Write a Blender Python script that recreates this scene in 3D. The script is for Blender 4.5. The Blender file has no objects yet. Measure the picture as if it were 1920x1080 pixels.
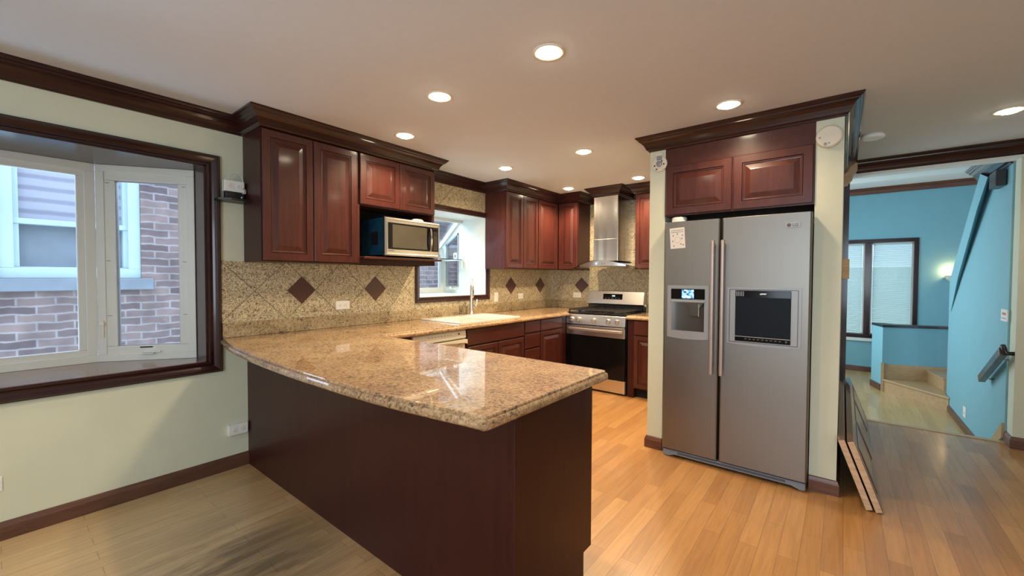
import bpy, math, random
from mathutils import Vector, Matrix
from mathutils.geometry import tessellate_polygon
random.seed(7)
S = bpy.context.scene
COL = S.collection

# ------------------------------------------------------------------ camera
def cam_axes(yaw, pit, rol):
    fw = Vector((math.sin(yaw)*math.cos(pit), math.cos(yaw)*math.cos(pit), -math.sin(pit)))
    r = Vector((math.cos(yaw), -math.sin(yaw), 0)); d = fw.cross(r)
    c, s = math.cos(rol), math.sin(rol)
    return c*r+s*d, -s*r+c*d, fw
cr, cd, cf = cam_axes(-0.6740826, 0.02587424, -0.00364353)
cam_data = bpy.data.cameras.new('camera'); cam = bpy.data.objects.new('camera', cam_data); COL.objects.link(cam)
cam_data.sensor_width = 36.0; cam_data.lens = 776.806/1920*36; cam_data.clip_start = 0.02; cam_data.clip_end = 100
m = Matrix.Identity(4)
for i in range(3):
    m[i][0] = cr[i]; m[i][1] = -cd[i]; m[i][2] = -cf[i]
m[0][3], m[1][3], m[2][3] = 3.295, 0.0, 1.335
cam.matrix_world = m
S.camera = cam

# ------------------------------------------------------------------ world and exposure
S.view_settings.view_transform = 'Standard'; S.view_settings.look = 'None'
S.view_settings.gamma = 1.0; S.view_settings.exposure = 0.75
try: S.view_settings.use_curve_mapping = False
except Exception: pass
W = bpy.data.worlds.new('overcast_sky'); S.world = W; W.use_nodes = True
bg = W.node_tree.nodes['Background']; bg.inputs[0].default_value = (0.60, 0.78, 1.0, 1); bg.inputs[1].default_value = 2.6

def area(name, loc, rot, sx, sy, power, col, spread=180):
    L = bpy.data.lights.new(name, 'AREA'); L.shape = 'RECTANGLE'; L.size = sx; L.size_y = sy
    L.energy = power; L.color = col; L.spread = math.radians(spread)
    o = bpy.data.objects.new(name, L); o.location = loc; o.rotation_euler = rot; COL.objects.link(o); return o
H = math.pi/2
CEIL = 2.415
# added lamps standing in for daylight; the first two have no window behind them
area('daylight_living_room', (2.12, 7.3, 1.2), (0, -H, 0), 2.0, 3.2, 44, (0.78, 0.91, 1.0))
area('daylight_fill_behind_camera', (3.6, -2.35, 1.45), (H, 0, 0), 2.6, 1.5, 60, (0.72, 0.86, 1.0))
area('fill_bay_uplight', (-1.0, -0.35, 0.45), (0, -H-.55, 0), .5, 2.2, 62, (0.46, 0.74, 1.0))  # unseen uplight added below the bay sill to cool the ceiling
area('daylight_bay', (-1.3, 0.1, 2.6), (0, -0.9, 0), 1.0, 2.4, 30, (0.62, 0.78, 1.0))
area('daylight_garden_window', (-1.1, 3.05, 2.7), (0, -0.65, 0), 0.8, 1.1, 58, (0.56, 0.80, 1.0))
CANS = [(2.171, 1.683), (1.388, 1.686), (0.66, 1.982), (0.667, 3.181), (1.537, 3.176), (2.717, 2.876), (0.676, 4.367), (1.549, 4.364), (4.107, 4.082)]
CANS_BEHIND = [(4.1, 1.2), (1.3, -0.9), (3.2, -1.2)]  # unseen cans added to light the dining side
WARM = (1.0, 0.75, 0.48)
CAN_W = 6.9
CAN_K = [.95, 1.1, 1.4, 2.0, 2.0, .75, 2.3, 2.4, .5, .5, .8, .8]     # the far kitchen lamps burn brighter
for (x, y), kk in zip(CANS + CANS_BEHIND, CAN_K):
    L = bpy.data.lights.new('can_lamp', 'SPOT'); L.energy = CAN_W*4.2*kk; L.color = WARM; L.spot_size = math.radians(150); L.spot_blend = 0.7
    L.shadow_soft_size = 0.05
    o = bpy.data.objects.new('can_lamp', L); o.location = (x, y, CEIL-0.034); COL.objects.link(o)

# ------------------------------------------------------------------ materials
MATS = {}
def nt(name):
    m = bpy.data.materials.new(name); m.use_nodes = True
    n = m.node_tree; b = n.nodes['Principled BSDF']
    MATS[name] = m
    return m, n, b
def pos(n, sc=(1, 1, 1), rot=(0, 0, 0), loc=(0, 0, 0)):
    g = n.nodes.new('ShaderNodeNewGeometry'); mp = n.nodes.new('ShaderNodeMapping')
    mp.inputs['Scale'].default_value = sc; mp.inputs['Rotation'].default_value = rot; mp.inputs['Location'].default_value = loc
    n.links.new(g.outputs['Position'], mp.inputs[0]); return mp.outputs[0]
def noise(n, v, scale, detail=4, rough=.5, dist=0):
    t = n.nodes.new('ShaderNodeTexNoise'); t.inputs['Scale'].default_value = scale; t.inputs['Detail'].default_value = detail
    t.inputs['Roughness'].default_value = rough; t.inputs['Distortion'].default_value = dist
    n.links.new(v, t.inputs['Vector']); return t.outputs['Fac']
def ramp(n, f, stops, interp='LINEAR'):
    r = n.nodes.new('ShaderNodeValToRGB'); r.color_ramp.interpolation = interp
    e = r.color_ramp.elements
    while len(e) < len(stops): e.new(0.5)
    for el, (p, c) in zip(e, stops):
        el.position = p; el.color = (*c, 1)
    n.links.new(f, r.inputs[0]); return r.outputs[0]
def mixc(n, f, a, b, mode='MIX'):
    x = n.nodes.new('ShaderNodeMix'); x.data_type = 'RGBA'; x.blend_type = mode
    for s, v in ((0, f), (6, a), (7, b)):
        if isinstance(v, (int, float)): x.inputs[s].default_value = v
        elif isinstance(v, tuple): x.inputs[s].default_value = (*v, 1)
        else: n.links.new(v, x.inputs[s])
    return x.outputs[2]
def math_(n, op, a, b=None, c=None):
    x = n.nodes.new('ShaderNodeMath'); x.operation = op
    for i, v in enumerate((a, b, c)):
        if v is None: continue
        if isinstance(v, (int, float)): x.inputs[i].default_value = v
        else: n.links.new(v, x.inputs[i])
    return x.outputs[0]
def bump(n, b, h, strength, dist=.01):
    x = n.nodes.new('ShaderNodeBump'); x.inputs['Strength'].default_value = strength; x.inputs['Distance'].default_value = dist
    n.links.new(h, x.inputs['Height']); n.links.new(x.outputs[0], b.inputs['Normal'])
def plain(name, col, rough=.5, metal=0, coat=0, var=.06, scale=6, emit=None, es=1, spec=.5):
    m, n, b = nt(name)
    f = noise(n, pos(n), scale, 3)
    lo = tuple(max(0, c*(1-var)) for c in col); hi = tuple(min(1, c*(1+var)) for c in col)
    n.links.new(ramp(n, f, [(.3, lo), (.7, hi)]), b.inputs['Base Color'])
    b.inputs['Roughness'].default_value = rough; b.inputs['Metallic'].default_value = metal
    b.inputs['Coat Weight'].default_value = coat; b.inputs['Coat Roughness'].default_value = .06
    b.inputs['Specular IOR Level'].default_value = spec
    if emit: b.inputs['Emission Color'].default_value = (*emit, 1); b.inputs['Emission Strength'].default_value = es
    return m
def wood(name, lo, hi, axis='z', rough=.3, coat=.5, fine=1.0, cr=.12, spec=.5):
    m, n, b = nt(name); b.inputs['Specular IOR Level'].default_value = spec
    k = {'x': (1.2, 14, 14), 'y': (14, 1.2, 14), 'z': (14, 14, 1.2)}[axis]
    f = noise(n, pos(n, tuple(a*fine for a in k)), 2.2, 5, .55, .6)
    g = noise(n, pos(n, tuple(a*5*fine for a in k)), 2.0, 3, .6)
    h = math_(n, 'MULTIPLY_ADD', g, .35, math_(n, 'MULTIPLY', f, .65))
    n.links.new(ramp(n, h, [(.34, lo), (.62, hi)]), b.inputs['Base Color'])
    b.inputs['Roughness'].default_value = rough; b.inputs['Coat Weight'].default_value = coat; b.inputs['Coat Roughness'].default_value = cr
    return m
plain('wall_paint', (.62, .64, .50), .75, var=.02)
plain('wall_turquoise', (.19, .42, .49), .65, var=.02)
plain('ceiling_paint', (.64, .655, .68), .85, var=.015, scale=30)
plain('white_ceiling', (.75, .78, .76), .8, var=.02)
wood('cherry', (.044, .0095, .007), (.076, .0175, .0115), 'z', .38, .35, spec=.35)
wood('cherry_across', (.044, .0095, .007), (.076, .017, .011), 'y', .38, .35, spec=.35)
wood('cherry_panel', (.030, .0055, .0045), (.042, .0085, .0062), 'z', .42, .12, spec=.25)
wood('dark_trim', (.018, .004, .0045), (.028, .0065, .0065), 'y', .28, .45, .35, spec=.3)
wood('casing_wood', (.026, .009, .008), (.045, .014, .012), 'y', .35, .4, spec=.35)
wood('oak_trim', (.065, .026, .016), (.125, .050, .028), 'y', .45, .2, 1.6)
wood('oak_trim_x', (.065, .022, .012), (.15, .055, .028), 'x', .45, .2, 1.6)
wood('sill_wood', (.12, .06, .042), (.18, .09, .065), 'y', .25, .6)
wood('light_wood', (.40, .25, .125), (.50, .325, .165), 'x', .4, .3)
wood('raw_wood', (.44, .29, .17), (.62, .44, .29), 'x', .8, 0, 2)
wood('leaf_wood', (.085, .035, .022), (.15, .065, .04), 'y', .3, .6)
wood('rail_wood', (.05, .04, .035), (.10, .085, .075), 'y', .3, .5)
plain('painted_frame', (.42, .52, .56), .5, var=.03)
plain('vinyl_white', (.66, .68, .64), .35, var=.02)
plain('plastic_white', (.80, .80, .76), .35, var=.02)
plain('plastic_cream', (.72, .67, .55), .4, var=.02)
plain('appliance_white', (.70, .66, .54), .3, coat=.3, var=.02)
plain('sink_enamel', (.66, .63, .54), .15, coat=.5, var=.02)
plain('black_plastic', (.012, .012, .014), .35, var=.2)
plain('black_enamel', (.010, .011, .014), .22, coat=.3, var=.2)
plain('cast_iron', (.012, .012, .012), .6, var=.2)
plain('black_glass', (.004, .004, .005), .12, coat=0, var=.1, spec=.25)
plain('dark_screen', (.004, .007, .012), .45, var=.1, spec=.15)
plain('recess_metal', (.10, .093, .085), .34, .7, var=.05)
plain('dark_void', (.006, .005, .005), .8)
plain('micro_window', (.075, .065, .048), .18, var=.1)
plain('blue_film', (.008, .05, .10), .25, coat=.4, var=.25, scale=18)
plain('chrome', (.75, .75, .75), .12, 1)
plain('nickel', (.62, .58, .52), .28, 1)
plain('silver_plastic', (.30, .31, .32), .42, .3, var=.03)
plain('handle_metal', (.46, .38, .34), .36, .7, var=.03)
plain('paper', (.75, .70, .64), .8, var=.03)
plain('ink', (.12, .10, .10), .8)
plain('red_ink', (.55, .10, .08), .8)
plain('bright_white', (.9, .9, .9), .4, emit=(.9, .95, 1), es=.7)
plain('blue_led', (.1, .2, .9), .4, emit=(.15, .3, 1), es=5)
plain('display_digits', (.6, .8, .8), .4, emit=(.7, .9, 1), es=1.2)
plain('inset_tile', (.085, .034, .026), .35, coat=.2, var=.15, scale=60)
plain('stone_sill', (.20, .22, .26), .8, var=.1)
plain('bulb', (1, .9, .7), .5, emit=(1.0, .86, .62), es=26)
plain('can_trim', (.80, .72, .60), .4, var=.02)
plain('blinds', (.50, .62, .60), .6, var=.02)
plain('sconce_glass', (.9, .8, .6), .5, emit=(1, .8, .4), es=1.5)
plain('clear_plastic', (.75, .75, .70), .12, coat=.6)
plain('rubber_cable', (.62, .62, .56), .5)

def steel(name, col, rough, axis):
    m, n, b = nt(name)
    k = {'z': (260, 260, 2), 'x': (2, 260, 260)}[axis]
    f = noise(n, pos(n, k), 1.0, 2)
    n.links.new(ramp(n, f, [(.3, tuple(c*.97 for c in col)), (.7, tuple(c*1.02 for c in col))]), b.inputs['Base Color'])
    b.inputs['Metallic'].default_value = 1
    b.inputs['Roughness'].default_value = rough
    n.links.new(math_(n, 'MULTIPLY_ADD', f, .06, rough-.03), b.inputs['Roughness'])
steel('fridge_steel', (.245, .228, .205), .42, 'z')
steel('stainless', (.72, .71, .70), .30, 'x')
steel('hood_steel', (.80, .79, .77), .24, 'z')
bump(MATS['hood_steel'].node_tree, MATS['hood_steel'].node_tree.nodes['Principled BSDF'], noise(MATS['hood_steel'].node_tree, pos(MATS['hood_steel'].node_tree, (9, 9, .5)), 1.0, 1), .22, .03)

# floor strips
def floor_mat(name, cols, groove):
    m, n, b = nt(name)
    br = n.nodes.new('ShaderNodeTexBrick')
    br.inputs['Scale'].default_value = 1; br.inputs['Brick Width'].default_value = .78; br.inputs['Row Height'].default_value = .083
    br.inputs['Mortar Size'].default_value = .0011; br.inputs['Mortar Smooth'].default_value = .2; br.offset = .37; br.inputs['Bias'].default_value = 0
    br.inputs['Color1'].default_value = (0, 0, 0, 1); br.inputs['Color2'].default_value = (1, 1, 1, 1); br.inputs['Mortar'].default_value = (.5, .5, .5, 1)
    n.links.new(pos(n, rot=(0, 0, H)), br.inputs['Vector'])
    grain = noise(n, pos(n, (26, 1.6, 1)), 2.0, 6, .6, .8)
    c = ramp(n, br.outputs['Color'], [(0, cols[0]), (.5, cols[1]), (1, cols[2])])
    gr = ramp(n, grain, [(.32, (.86, .84, .80)), (.6, (1.05, 1.05, 1.05))])
    c = mixc(n, 1.0, c, gr, 'MULTIPLY')
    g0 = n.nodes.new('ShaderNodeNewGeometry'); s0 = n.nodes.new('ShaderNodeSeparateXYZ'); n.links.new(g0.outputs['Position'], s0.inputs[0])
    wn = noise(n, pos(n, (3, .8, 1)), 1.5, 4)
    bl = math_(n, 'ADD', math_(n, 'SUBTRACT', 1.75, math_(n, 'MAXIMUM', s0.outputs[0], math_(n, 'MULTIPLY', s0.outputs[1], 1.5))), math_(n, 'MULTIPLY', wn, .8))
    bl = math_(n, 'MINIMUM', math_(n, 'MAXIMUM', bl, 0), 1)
    c = mixc(n, math_(n, 'MULTIPLY', bl, .60), c, mixc(n, 1.0, (.66, .54, .33), gr, 'MULTIPLY'))  # bay daylight painted into the floor colour, paler towards the window
    # worn dark stains by the window side
    st = noise(n, pos(n, (5, .9, 1), loc=(.3, .2, 0)), 1.6, 6, .65, .5)
    g = n.nodes.new('ShaderNodeNewGeometry'); sp = n.nodes.new('ShaderNodeSeparateXYZ'); n.links.new(g.outputs['Position'], sp.inputs[0])
    d1 = math_(n, 'POWER', math_(n, 'DIVIDE', math_(n, 'SUBTRACT', sp.outputs[0], 1.12), .55), 2)
    d2 = math_(n, 'POWER', math_(n, 'DIVIDE', math_(n, 'SUBTRACT', sp.outputs[1], .70), .50), 2)
    msk = math_(n, 'SUBTRACT', 1, math_(n, 'ADD', d1, d2)); msk = math_(n, 'MAXIMUM', msk, 0)
    sf = math_(n, 'MULTIPLY', ramp(n, st, [(.40, (0, 0, 0)), (.62, (1, 1, 1))]), msk)
    c = mixc(n, math_(n, 'MULTIPLY', sf, .85), c, (.10, .075, .045))
    c = mixc(n, math_(n, 'MULTIPLY', br.outputs['Fac'], groove), c, (.10, .05, .02))
    n.links.new(c, b.inputs['Base Color'])
    b.inputs['Roughness'].default_value = .33; b.inputs['Coat Weight'].default_value = .25; b.inputs['Coat Roughness'].default_value = .16
    bump(n, b, br.outputs['Fac'], -.25, .002)
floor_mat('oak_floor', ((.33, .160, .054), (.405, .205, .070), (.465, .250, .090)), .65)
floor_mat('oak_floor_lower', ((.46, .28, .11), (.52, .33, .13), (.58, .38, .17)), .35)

# granite
def granite(name, stops, sc, dist, rough, coat):
    m, n, b = nt(name)
    p = pos(n)
    f = noise(n, p, sc, 7, .70, dist)
    f2 = noise(n, pos(n, loc=(3, 1, 2)), 7, 3)
    h = math_(n, 'MULTIPLY_ADD', f2, .22, math_(n, 'MULTIPLY', f, .89))
    n.links.new(ramp(n, h, stops), b.inputs['Base Color'])
    b.inputs['Roughness'].default_value = rough; b.inputs['Coat Weight'].default_value = coat; b.inputs['Coat Roughness'].default_value = .01
    b.inputs['Coat IOR'].default_value = 1.5
granite('granite', [(.40, (.035, .020, .012)), (.465, (.13, .070, .034)), (.515, (.29, .172, .082)), (.59, (.40, .255, .126)), (.68, (.54, .385, .225))], 74, .6, .5, 1.0)
granite('granite_upstand', [(.42, (.04, .028, .016)), (.49, (.17, .12, .06)), (.55, (.33, .25, .14)), (.68, (.46, .37, .23))], 66, 1.2, .35, .3)
# diagonal tile: grid of 12 inch squares turned 45 degrees
def tile_mat(name, horiz, u0, v0):
    m, n, b = nt(name)
    g = n.nodes.new('ShaderNodeNewGeometry'); sp = n.nodes.new('ShaderNodeSeparateXYZ'); n.links.new(g.outputs['Position'], sp.inputs[0])
    u = math_(n, 'SUBTRACT', sp.outputs[horiz], u0); v = math_(n, 'SUBTRACT', sp.outputs[2], v0)
    a = math_(n, 'DIVIDE', math_(n, 'ADD', u, v), .434); c_ = math_(n, 'DIVIDE', math_(n, 'SUBTRACT', u, v), .434)
    def line(t): # distance to nearest grid line
        return math_(n, 'ABSOLUTE', math_(n, 'SUBTRACT', t, math_(n, 'ROUND', t)))
    d = math_(n, 'MINIMUM', line(a), line(c_))
    grout = math_(n, 'LESS_THAN', d, .0062)
    # per-tile offset of the stone pattern
    off = math_(n, 'MULTIPLY', math_(n, 'ADD', math_(n, 'FLOOR', a), math_(n, 'MULTIPLY', math_(n, 'FLOOR', c_), 1.7)), 3.1)
    cb = n.nodes.new('ShaderNodeCombineXYZ'); n.links.new(sp.outputs[horiz], cb.inputs[0]); n.links.new(sp.outputs[2], cb.inputs[1]); n.links.new(off, cb.inputs[2])
    f = noise(n, cb.outputs[0], 62, 3, .5, 2.2)
    f2 = noise(n, cb.outputs[0], 110, 3, .5, 1.0)
    h = math_(n, 'MULTIPLY_ADD', f2, .3, math_(n, 'MULTIPLY', f, .7))
    c = ramp(n, h, [(.36, (.09, .068, .042)), (.43, (.19, .145, .09)), (.485, (.43, .36, .225)), (.60, (.66, .58, .40))])
    c = mixc(n, math_(n, 'MULTIPLY', grout, .9), c, (.055, .042, .028))
    n.links.new(c, b.inputs['Base Color'])
    b.inputs['Roughness'].default_value = .32; b.inputs['Coat Weight'].default_value = .2
tile_mat('tile_left', 1, 1.166, 1.23)
tile_mat('tile_back', 0, .607, 1.23)

# neighbour's brick
m_, n_, b_ = nt('brick')
br = n_.nodes.new('ShaderNodeTexBrick'); br.inputs['Scale'].default_value = 1; br.inputs['Brick Width'].default_value = .215; br.inputs['Row Height'].default_value = .069
br.inputs['Mortar Size'].default_value = .012; br.inputs['Mortar Smooth'].default_value = 1.0
br.inputs['Color1'].default_value = (.12, .085, .095, 1); br.inputs['Color2'].default_value = (.27, .19, .185, 1); br.inputs['Mortar'].default_value = (.33, .295, .30, 1)
g = n_.nodes.new('ShaderNodeNewGeometry'); sp = n_.nodes.new('ShaderNodeSeparateXYZ'); n_.links.new(g.outputs['Position'], sp.inputs[0])
cb = n_.nodes.new('ShaderNodeCombineXYZ'); n_.links.new(sp.outputs[1], cb.inputs[0]); n_.links.new(sp.outputs[2], cb.inputs[1])
wob = noise(n_, pos(n_), 9, 3); wv = math_(n_, 'MULTIPLY_ADD', wob, .035, sp.outputs[2]); n_.links.new(wv, cb.inputs[1])
n_.links.new(cb.outputs[0], br.inputs['Vector'])
n_.links.new(mixc(n_, .55, br.outputs['Color'], ramp(n_, noise(n_, pos(n_), 7, 4), [(.35, (.55, .5, .5)), (.65, (1.2, 1.15, 1.1))]), 'MULTIPLY'), b_.inputs['Base Color'])
b_.inputs['Roughness'].default_value = .9
bump(n_, b_, br.outputs['Fac'], -.6, .008)
# siding stripes for the neighbour's window blinds
m_, n_, b_ = nt('drawn_blinds')
w = n_.nodes.new('ShaderNodeTexWave'); w.bands_direction = 'Z'; w.inputs['Scale'].default_value = 3.2; w.inputs['Distortion'].default_value = .6; n_.links.new(pos(n_), w.inputs['Vector'])
n_.links.new(ramp(n_, w.outputs['Fac'], [(.1, (.24, .23, .29)), (.5, (.36, .35, .42))]), b_.inputs['Base Color']); b_.inputs['Roughness'].default_value = .6
# fridge dispenser picture
m_, n_, b_ = nt('lcd_picture')
f = noise(n_, pos(n_, (60, 60, 60)), 1.0, 2)
c = ramp(n_, f, [(.36, (.02, .05, .12)), (.44, (.10, .35, .9)), (.56, (.35, .65, 1.0)), (.66, (.9, .95, 1.0))])
n_.links.new(c, b_.inputs['Emission Color']); b_.inputs['Emission Strength'].default_value = 1.1; b_.inputs['Base Color'].default_value = (.02, .05, .1, 1)

def glass(name, tint, reflect):
    m = bpy.data.materials.new(name); m.use_nodes = True; n = m.node_tree; n.nodes.remove(n.nodes['Principled BSDF'])
    out = n.nodes['Material Output']; t = n.nodes.new('ShaderNodeBsdfTransparent'); t.inputs[0].default_value = (*tint, 1)
    g = n.nodes.new('ShaderNodeBsdfGlossy'); g.inputs['Roughness'].default_value = .01; g.inputs[0].default_value = (1, 1, 1, 1)
    fr = n.nodes.new('ShaderNodeFresnel'); fr.inputs[0].default_value = 1.45
    mx = n.nodes.new('ShaderNodeMixShader'); n.links.new(math_(n, 'MULTIPLY', fr.outputs[0], reflect), mx.inputs[0])
    n.links.new(t.outputs[0], mx.inputs[1]); n.links.new(g.outputs[0], mx.inputs[2]); n.links.new(mx.outputs[0], out.inputs[0])
    MATS[name] = m
glass('window_glass', (.97, .985, 1.0), .8)
glass('hood_glass', (.86, .90, .88), 1.6)

# ------------------------------------------------------------------ mesh builder
OFF = {}
class MB:
    def __init__(s): s.v = []; s.f = []; s.sm = []
    def add(s, vs, fs, smooth=False):
        k = len(s.v); s.v += [tuple(v) for v in vs]
        for f in fs: s.f.append(tuple(i+k for i in f)); s.sm.append(smooth)
        return s
    def box(s, x0, x1, y0, y1, z0, z1):
        x0, x1 = sorted((x0, x1)); y0, y1 = sorted((y0, y1)); z0, z1 = sorted((z0, z1))
        return s.add([(x0,y0,z0),(x1,y0,z0),(x1,y1,z0),(x0,y1,z0),(x0,y0,z1),(x1,y0,z1),(x1,y1,z1),(x0,y1,z1)],
                     [(0,3,2,1),(4,5,6,7),(0,1,5,4),(1,2,6,5),(2,3,7,6),(3,0,4,7)])
    def hexa(s, lo, hi):   # two quads of 4 points
        return s.add(list(lo)+list(hi), [(3,2,1,0),(4,5,6,7),(0,1,5,4),(1,2,6,5),(2,3,7,6),(3,0,4,7)])
    def prism(s, poly, fn, h0, h1, smooth=False):  # poly of (a,b); fn(a,b,h)
        n = len(poly); a = [fn(p[0], p[1], h0) for p in poly]; b = [fn(p[0], p[1], h1) for p in poly]
        k = len(s.v); s.add(a+b, [(i, (i+1) % n, n+(i+1) % n, n+i) for i in range(n)], smooth)
        tri = tessellate_polygon([[Vector((p[0], p[1], 0)) for p in poly]])
        for t in tri:
            s.f.append((t[0]+k, t[1]+k, t[2]+k)); s.sm.append(False)
            s.f.append((t[2]+k+n, t[1]+k+n, t[0]+k+n)); s.sm.append(False)
        return s
    def loft(s, rings, closed=True, cap=True, smooth=False):
        n = len(rings[0]); vs = [p for r in rings for p in r]; fs = []
        for j in range(len(rings)-1):
            for i in range(n if closed else n-1):
                fs.append((j*n+i, j*n+(i+1) % n, (j+1)*n+(i+1) % n, (j+1)*n+i))
        s.add(vs, fs, smooth)
        if cap:
            k = len(s.v)-len(vs)
            s.f.append(tuple(k+i for i in reversed(range(n)))); s.sm.append(False)
            s.f.append(tuple(k+(len(rings)-1)*n+i for i in range(n))); s.sm.append(False)
        return s
    def lathe(s, o, axis, prof, n=28, smooth=True, cap=True):
        o = Vector(o); ax = Vector(axis).normalized(); t = Vector((0, 0, 1)) if abs(ax.z) < .9 else Vector((1, 0, 0))
        u = ax.cross(t).normalized(); w = ax.cross(u)
        rings = [[o+ax*h+(u*math.cos(2*math.pi*i/n)+w*math.sin(2*math.pi*i/n))*r for i in range(n)] for r, h in prof]
        return s.loft(rings, True, cap, smooth)
    def tube(s, pts, r, n=10, smooth=True):
        pts = [Vector(p) for p in pts]; rings = []; prev = None
        for i, p in enumerate(pts):
            d = (pts[min(i+1, len(pts)-1)]-pts[max(i-1, 0)]).normalized()
            if prev is None:
                t = Vector((0, 0, 1)) if abs(d.z) < .9 else Vector((1, 0, 0)); u = d.cross(t).normalized()
            else: u = (prev - d*prev.dot(d)).normalized()
            prev = u; w = d.cross(u); rr = r[i] if isinstance(r, (list, tuple)) else r
            rings.append([p+(u*math.cos(2*math.pi*k/n)+w*math.sin(2*math.pi*k/n))*rr for k in range(n)])
        return s.loft(rings, True, True, smooth)
    def build(s, name, mat, parent=None, bevel=0, loc=None, seg=2):
        if parent is not None: off = Vector(OFF[parent.name])
        elif loc is not None: off = Vector(loc)
        else:
            xs, ys, zs = zip(*s.v); off = Vector(((min(xs)+max(xs))/2, (min(ys)+max(ys))/2, min(zs)))
        me = bpy.data.meshes.new(name); me.from_pydata([tuple(Vector(v)-off) for v in s.v], [], s.f)
        me.polygons.foreach_set('use_smooth', s.sm); me.update()
        me.materials.append(MATS[mat])
        import bmesh
        bm = bmesh.new(); bm.from_mesh(me); bmesh.ops.recalc_face_normals(bm, faces=bm.faces); bm.to_mesh(me); bm.free()
        o = bpy.data.objects.new(name, me); COL.objects.link(o)
        if parent is not None: o.parent = parent
        else: o.location = off
        OFF[o.name] = tuple(off)
        if bevel:
            b = o.modifiers.new('bevel', 'BEVEL'); b.width = bevel; b.segments = seg; b.limit_method = 'ANGLE'; b.angle_limit = math.radians(40)
        return o
def B(*a): return MB().box(*a)
def tag(o, label, cat, group=None):
    o['label'] = label; o['category'] = cat
    if group: o['group'] = group
    return o
def thing(name, label, cat, loc, group=None):
    o = bpy.data.objects.new(name, None); COL.objects.link(o); o.location = loc; o.empty_display_size = .05
    OFF[o.name] = tuple(loc); return tag(o, label, cat, group)
def struct(o): o['kind'] = 'structure'; return o
def copy_tree(o, parent=None):
    c = o.copy(); COL.objects.link(c)
    if parent is not None: c.parent = parent
    for ch in list(o.children): copy_tree(ch, c)
    return c
def text_mb(txt, size, fn, depth=.001, align='CENTER', shear=0):
    cu = bpy.data.curves.new('lettering', 'FONT'); cu.body = txt; cu.size = size; cu.extrude = depth; cu.align_x = align; cu.align_y = 'CENTER'; cu.shear = shear
    t = bpy.data.objects.new('lettering', cu); COL.objects.link(t)
    dg = bpy.context.evaluated_depsgraph_get(); me = bpy.data.meshes.new_from_object(t.evaluated_get(dg))
    mb = MB(); mb.add([fn(v.co.x, v.co.y, v.co.z) for v in me.vertices], [tuple(p.vertices) for p in me.polygons])
    bpy.data.objects.remove(t); bpy.data.curves.remove(cu); bpy.data.meshes.remove(me)
    return mb
# facing frames: (u along the face, v up, n out of the face)
def FX(x): return lambda u, v, n: Vector((x+n, u, v))          # faces +X
def FNX(x): return lambda u, v, n: Vector((x-n, u, v))         # faces -X
def FNY(y): return lambda u, v, n: Vector((u, y-n, v))         # faces -Y
def rect_rings(u0, u1, v0, v1, fr, steps):
    return [[fr(u0+i, v0+i, d), fr(u1-i, v0+i, d), fr(u1-i, v1-i, d), fr(u0+i, v1-i, d)] for i, d in steps]
def panel_door(u0, u1, v0, v1, fr, st=.056, th=.020):
    s = st
    steps = [(0, 0), (0, th-.004), (.004, th), (s-.008, th), (s-.006, th-.010), (s-.004, th-.006), (s+.002, th-.006), (s+.004, th-.011), (s+.010, th-.012), (s+.040, th-.001), (s+.044, th)]
    lim = min(u1-u0, v1-v0)/2-.004
    steps = [(i, d) for i, d in steps if i < lim]
    return MB().loft(rect_rings(u0, u1, v0, v1, fr, steps))
def slab_front(u0, u1, v0, v1, fr, th=.020):
    return MB().loft(rect_rings(u0, u1, v0, v1, fr, [(0, 0), (0, th-.006), (.004, th-.001), (.009, th)]))
def sweep(path, prof, side=1, closed=False):
    """path of (x,y); prof of (projection, z); side=+1 offsets to the left of travel"""
    n = len(path); rings = []
    nor = []
    for i in range(n-1):
        d = Vector((path[i+1][0]-path[i][0], path[i+1][1]-path[i][1])).normalized(); nor.append(Vector((-d.y, d.x))*side)
    for i in range(n):
        if i == 0: mt = nor[0]
        elif i == n-1: mt = nor[-1]
        else:
            a, b = nor[i-1], nor[i]; mt = (a+b)/(1+a.dot(b))
        rings.append([(path[i][0]+mt.x*p, path[i][1]+mt.y*p, z) for p, z in prof])
    return MB().loft(rings, True, True)
def crown_prof(top=CEIL, k=.95):
    return [(0, top), (0, top-.112*k), (.010*k, top-.112*k), (.014*k, top-.104*k), (.018*k, top-.100*k), (.026*k, top-.096*k), (.032*k, top-.080*k), (.042*k, top-.060*k), (.056*k, top-.044*k), (.070*k, top-.034*k),
            (.074*k, top-.034*k), (.075*k, top-.026*k), (.084*k, top-.020*k), (.091*k, top-.012*k), (.095*k, top-.010*k), (.095*k, top)]
def casing_prof(w=.075):   # (distance outward from opening, projection)
    return [(0, 0), (0, .012), (.006, .018), (.014, .018), (.020, .012), (.030, .010), (w*.55, .016), (w*.72, .026), (w*.86, .028), (w*.93, .022), (w, .020), (w, 0)]
def casing(u0, u1, v0, v1, fr, w=.075):
    rings = []
    pr = casing_prof(w)
    for su, sv in ((0, 0), (1, 0), (1, 1), (0, 1), (0, 0)):
        rings.append([fr((u1+o) if su else (u0-o), (v1+o) if sv else (v0-o), p) for o, p in pr])
    return MB().loft(rings, True, False)
def base_prof(h=.092, t=.016): return [(0, .0), (t, .0), (t, h*.72), (t*.8, h*.80), (t*.75, h*.83), (t*.5, h*.95), (t*.3, h), (0, h)]

# ================================================================== the setting
Y0 = -2.4; XR = 6.0; YB = 5.03; YE = 5.15; LOW = -.31; XW = 4.35; YF = 9.6
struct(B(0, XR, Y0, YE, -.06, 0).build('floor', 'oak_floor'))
struct(B(0-.15, XR+.15, Y0-.15, 6.12, CEIL, CEIL+.10).build('ceiling', 'ceiling_paint'))
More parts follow.
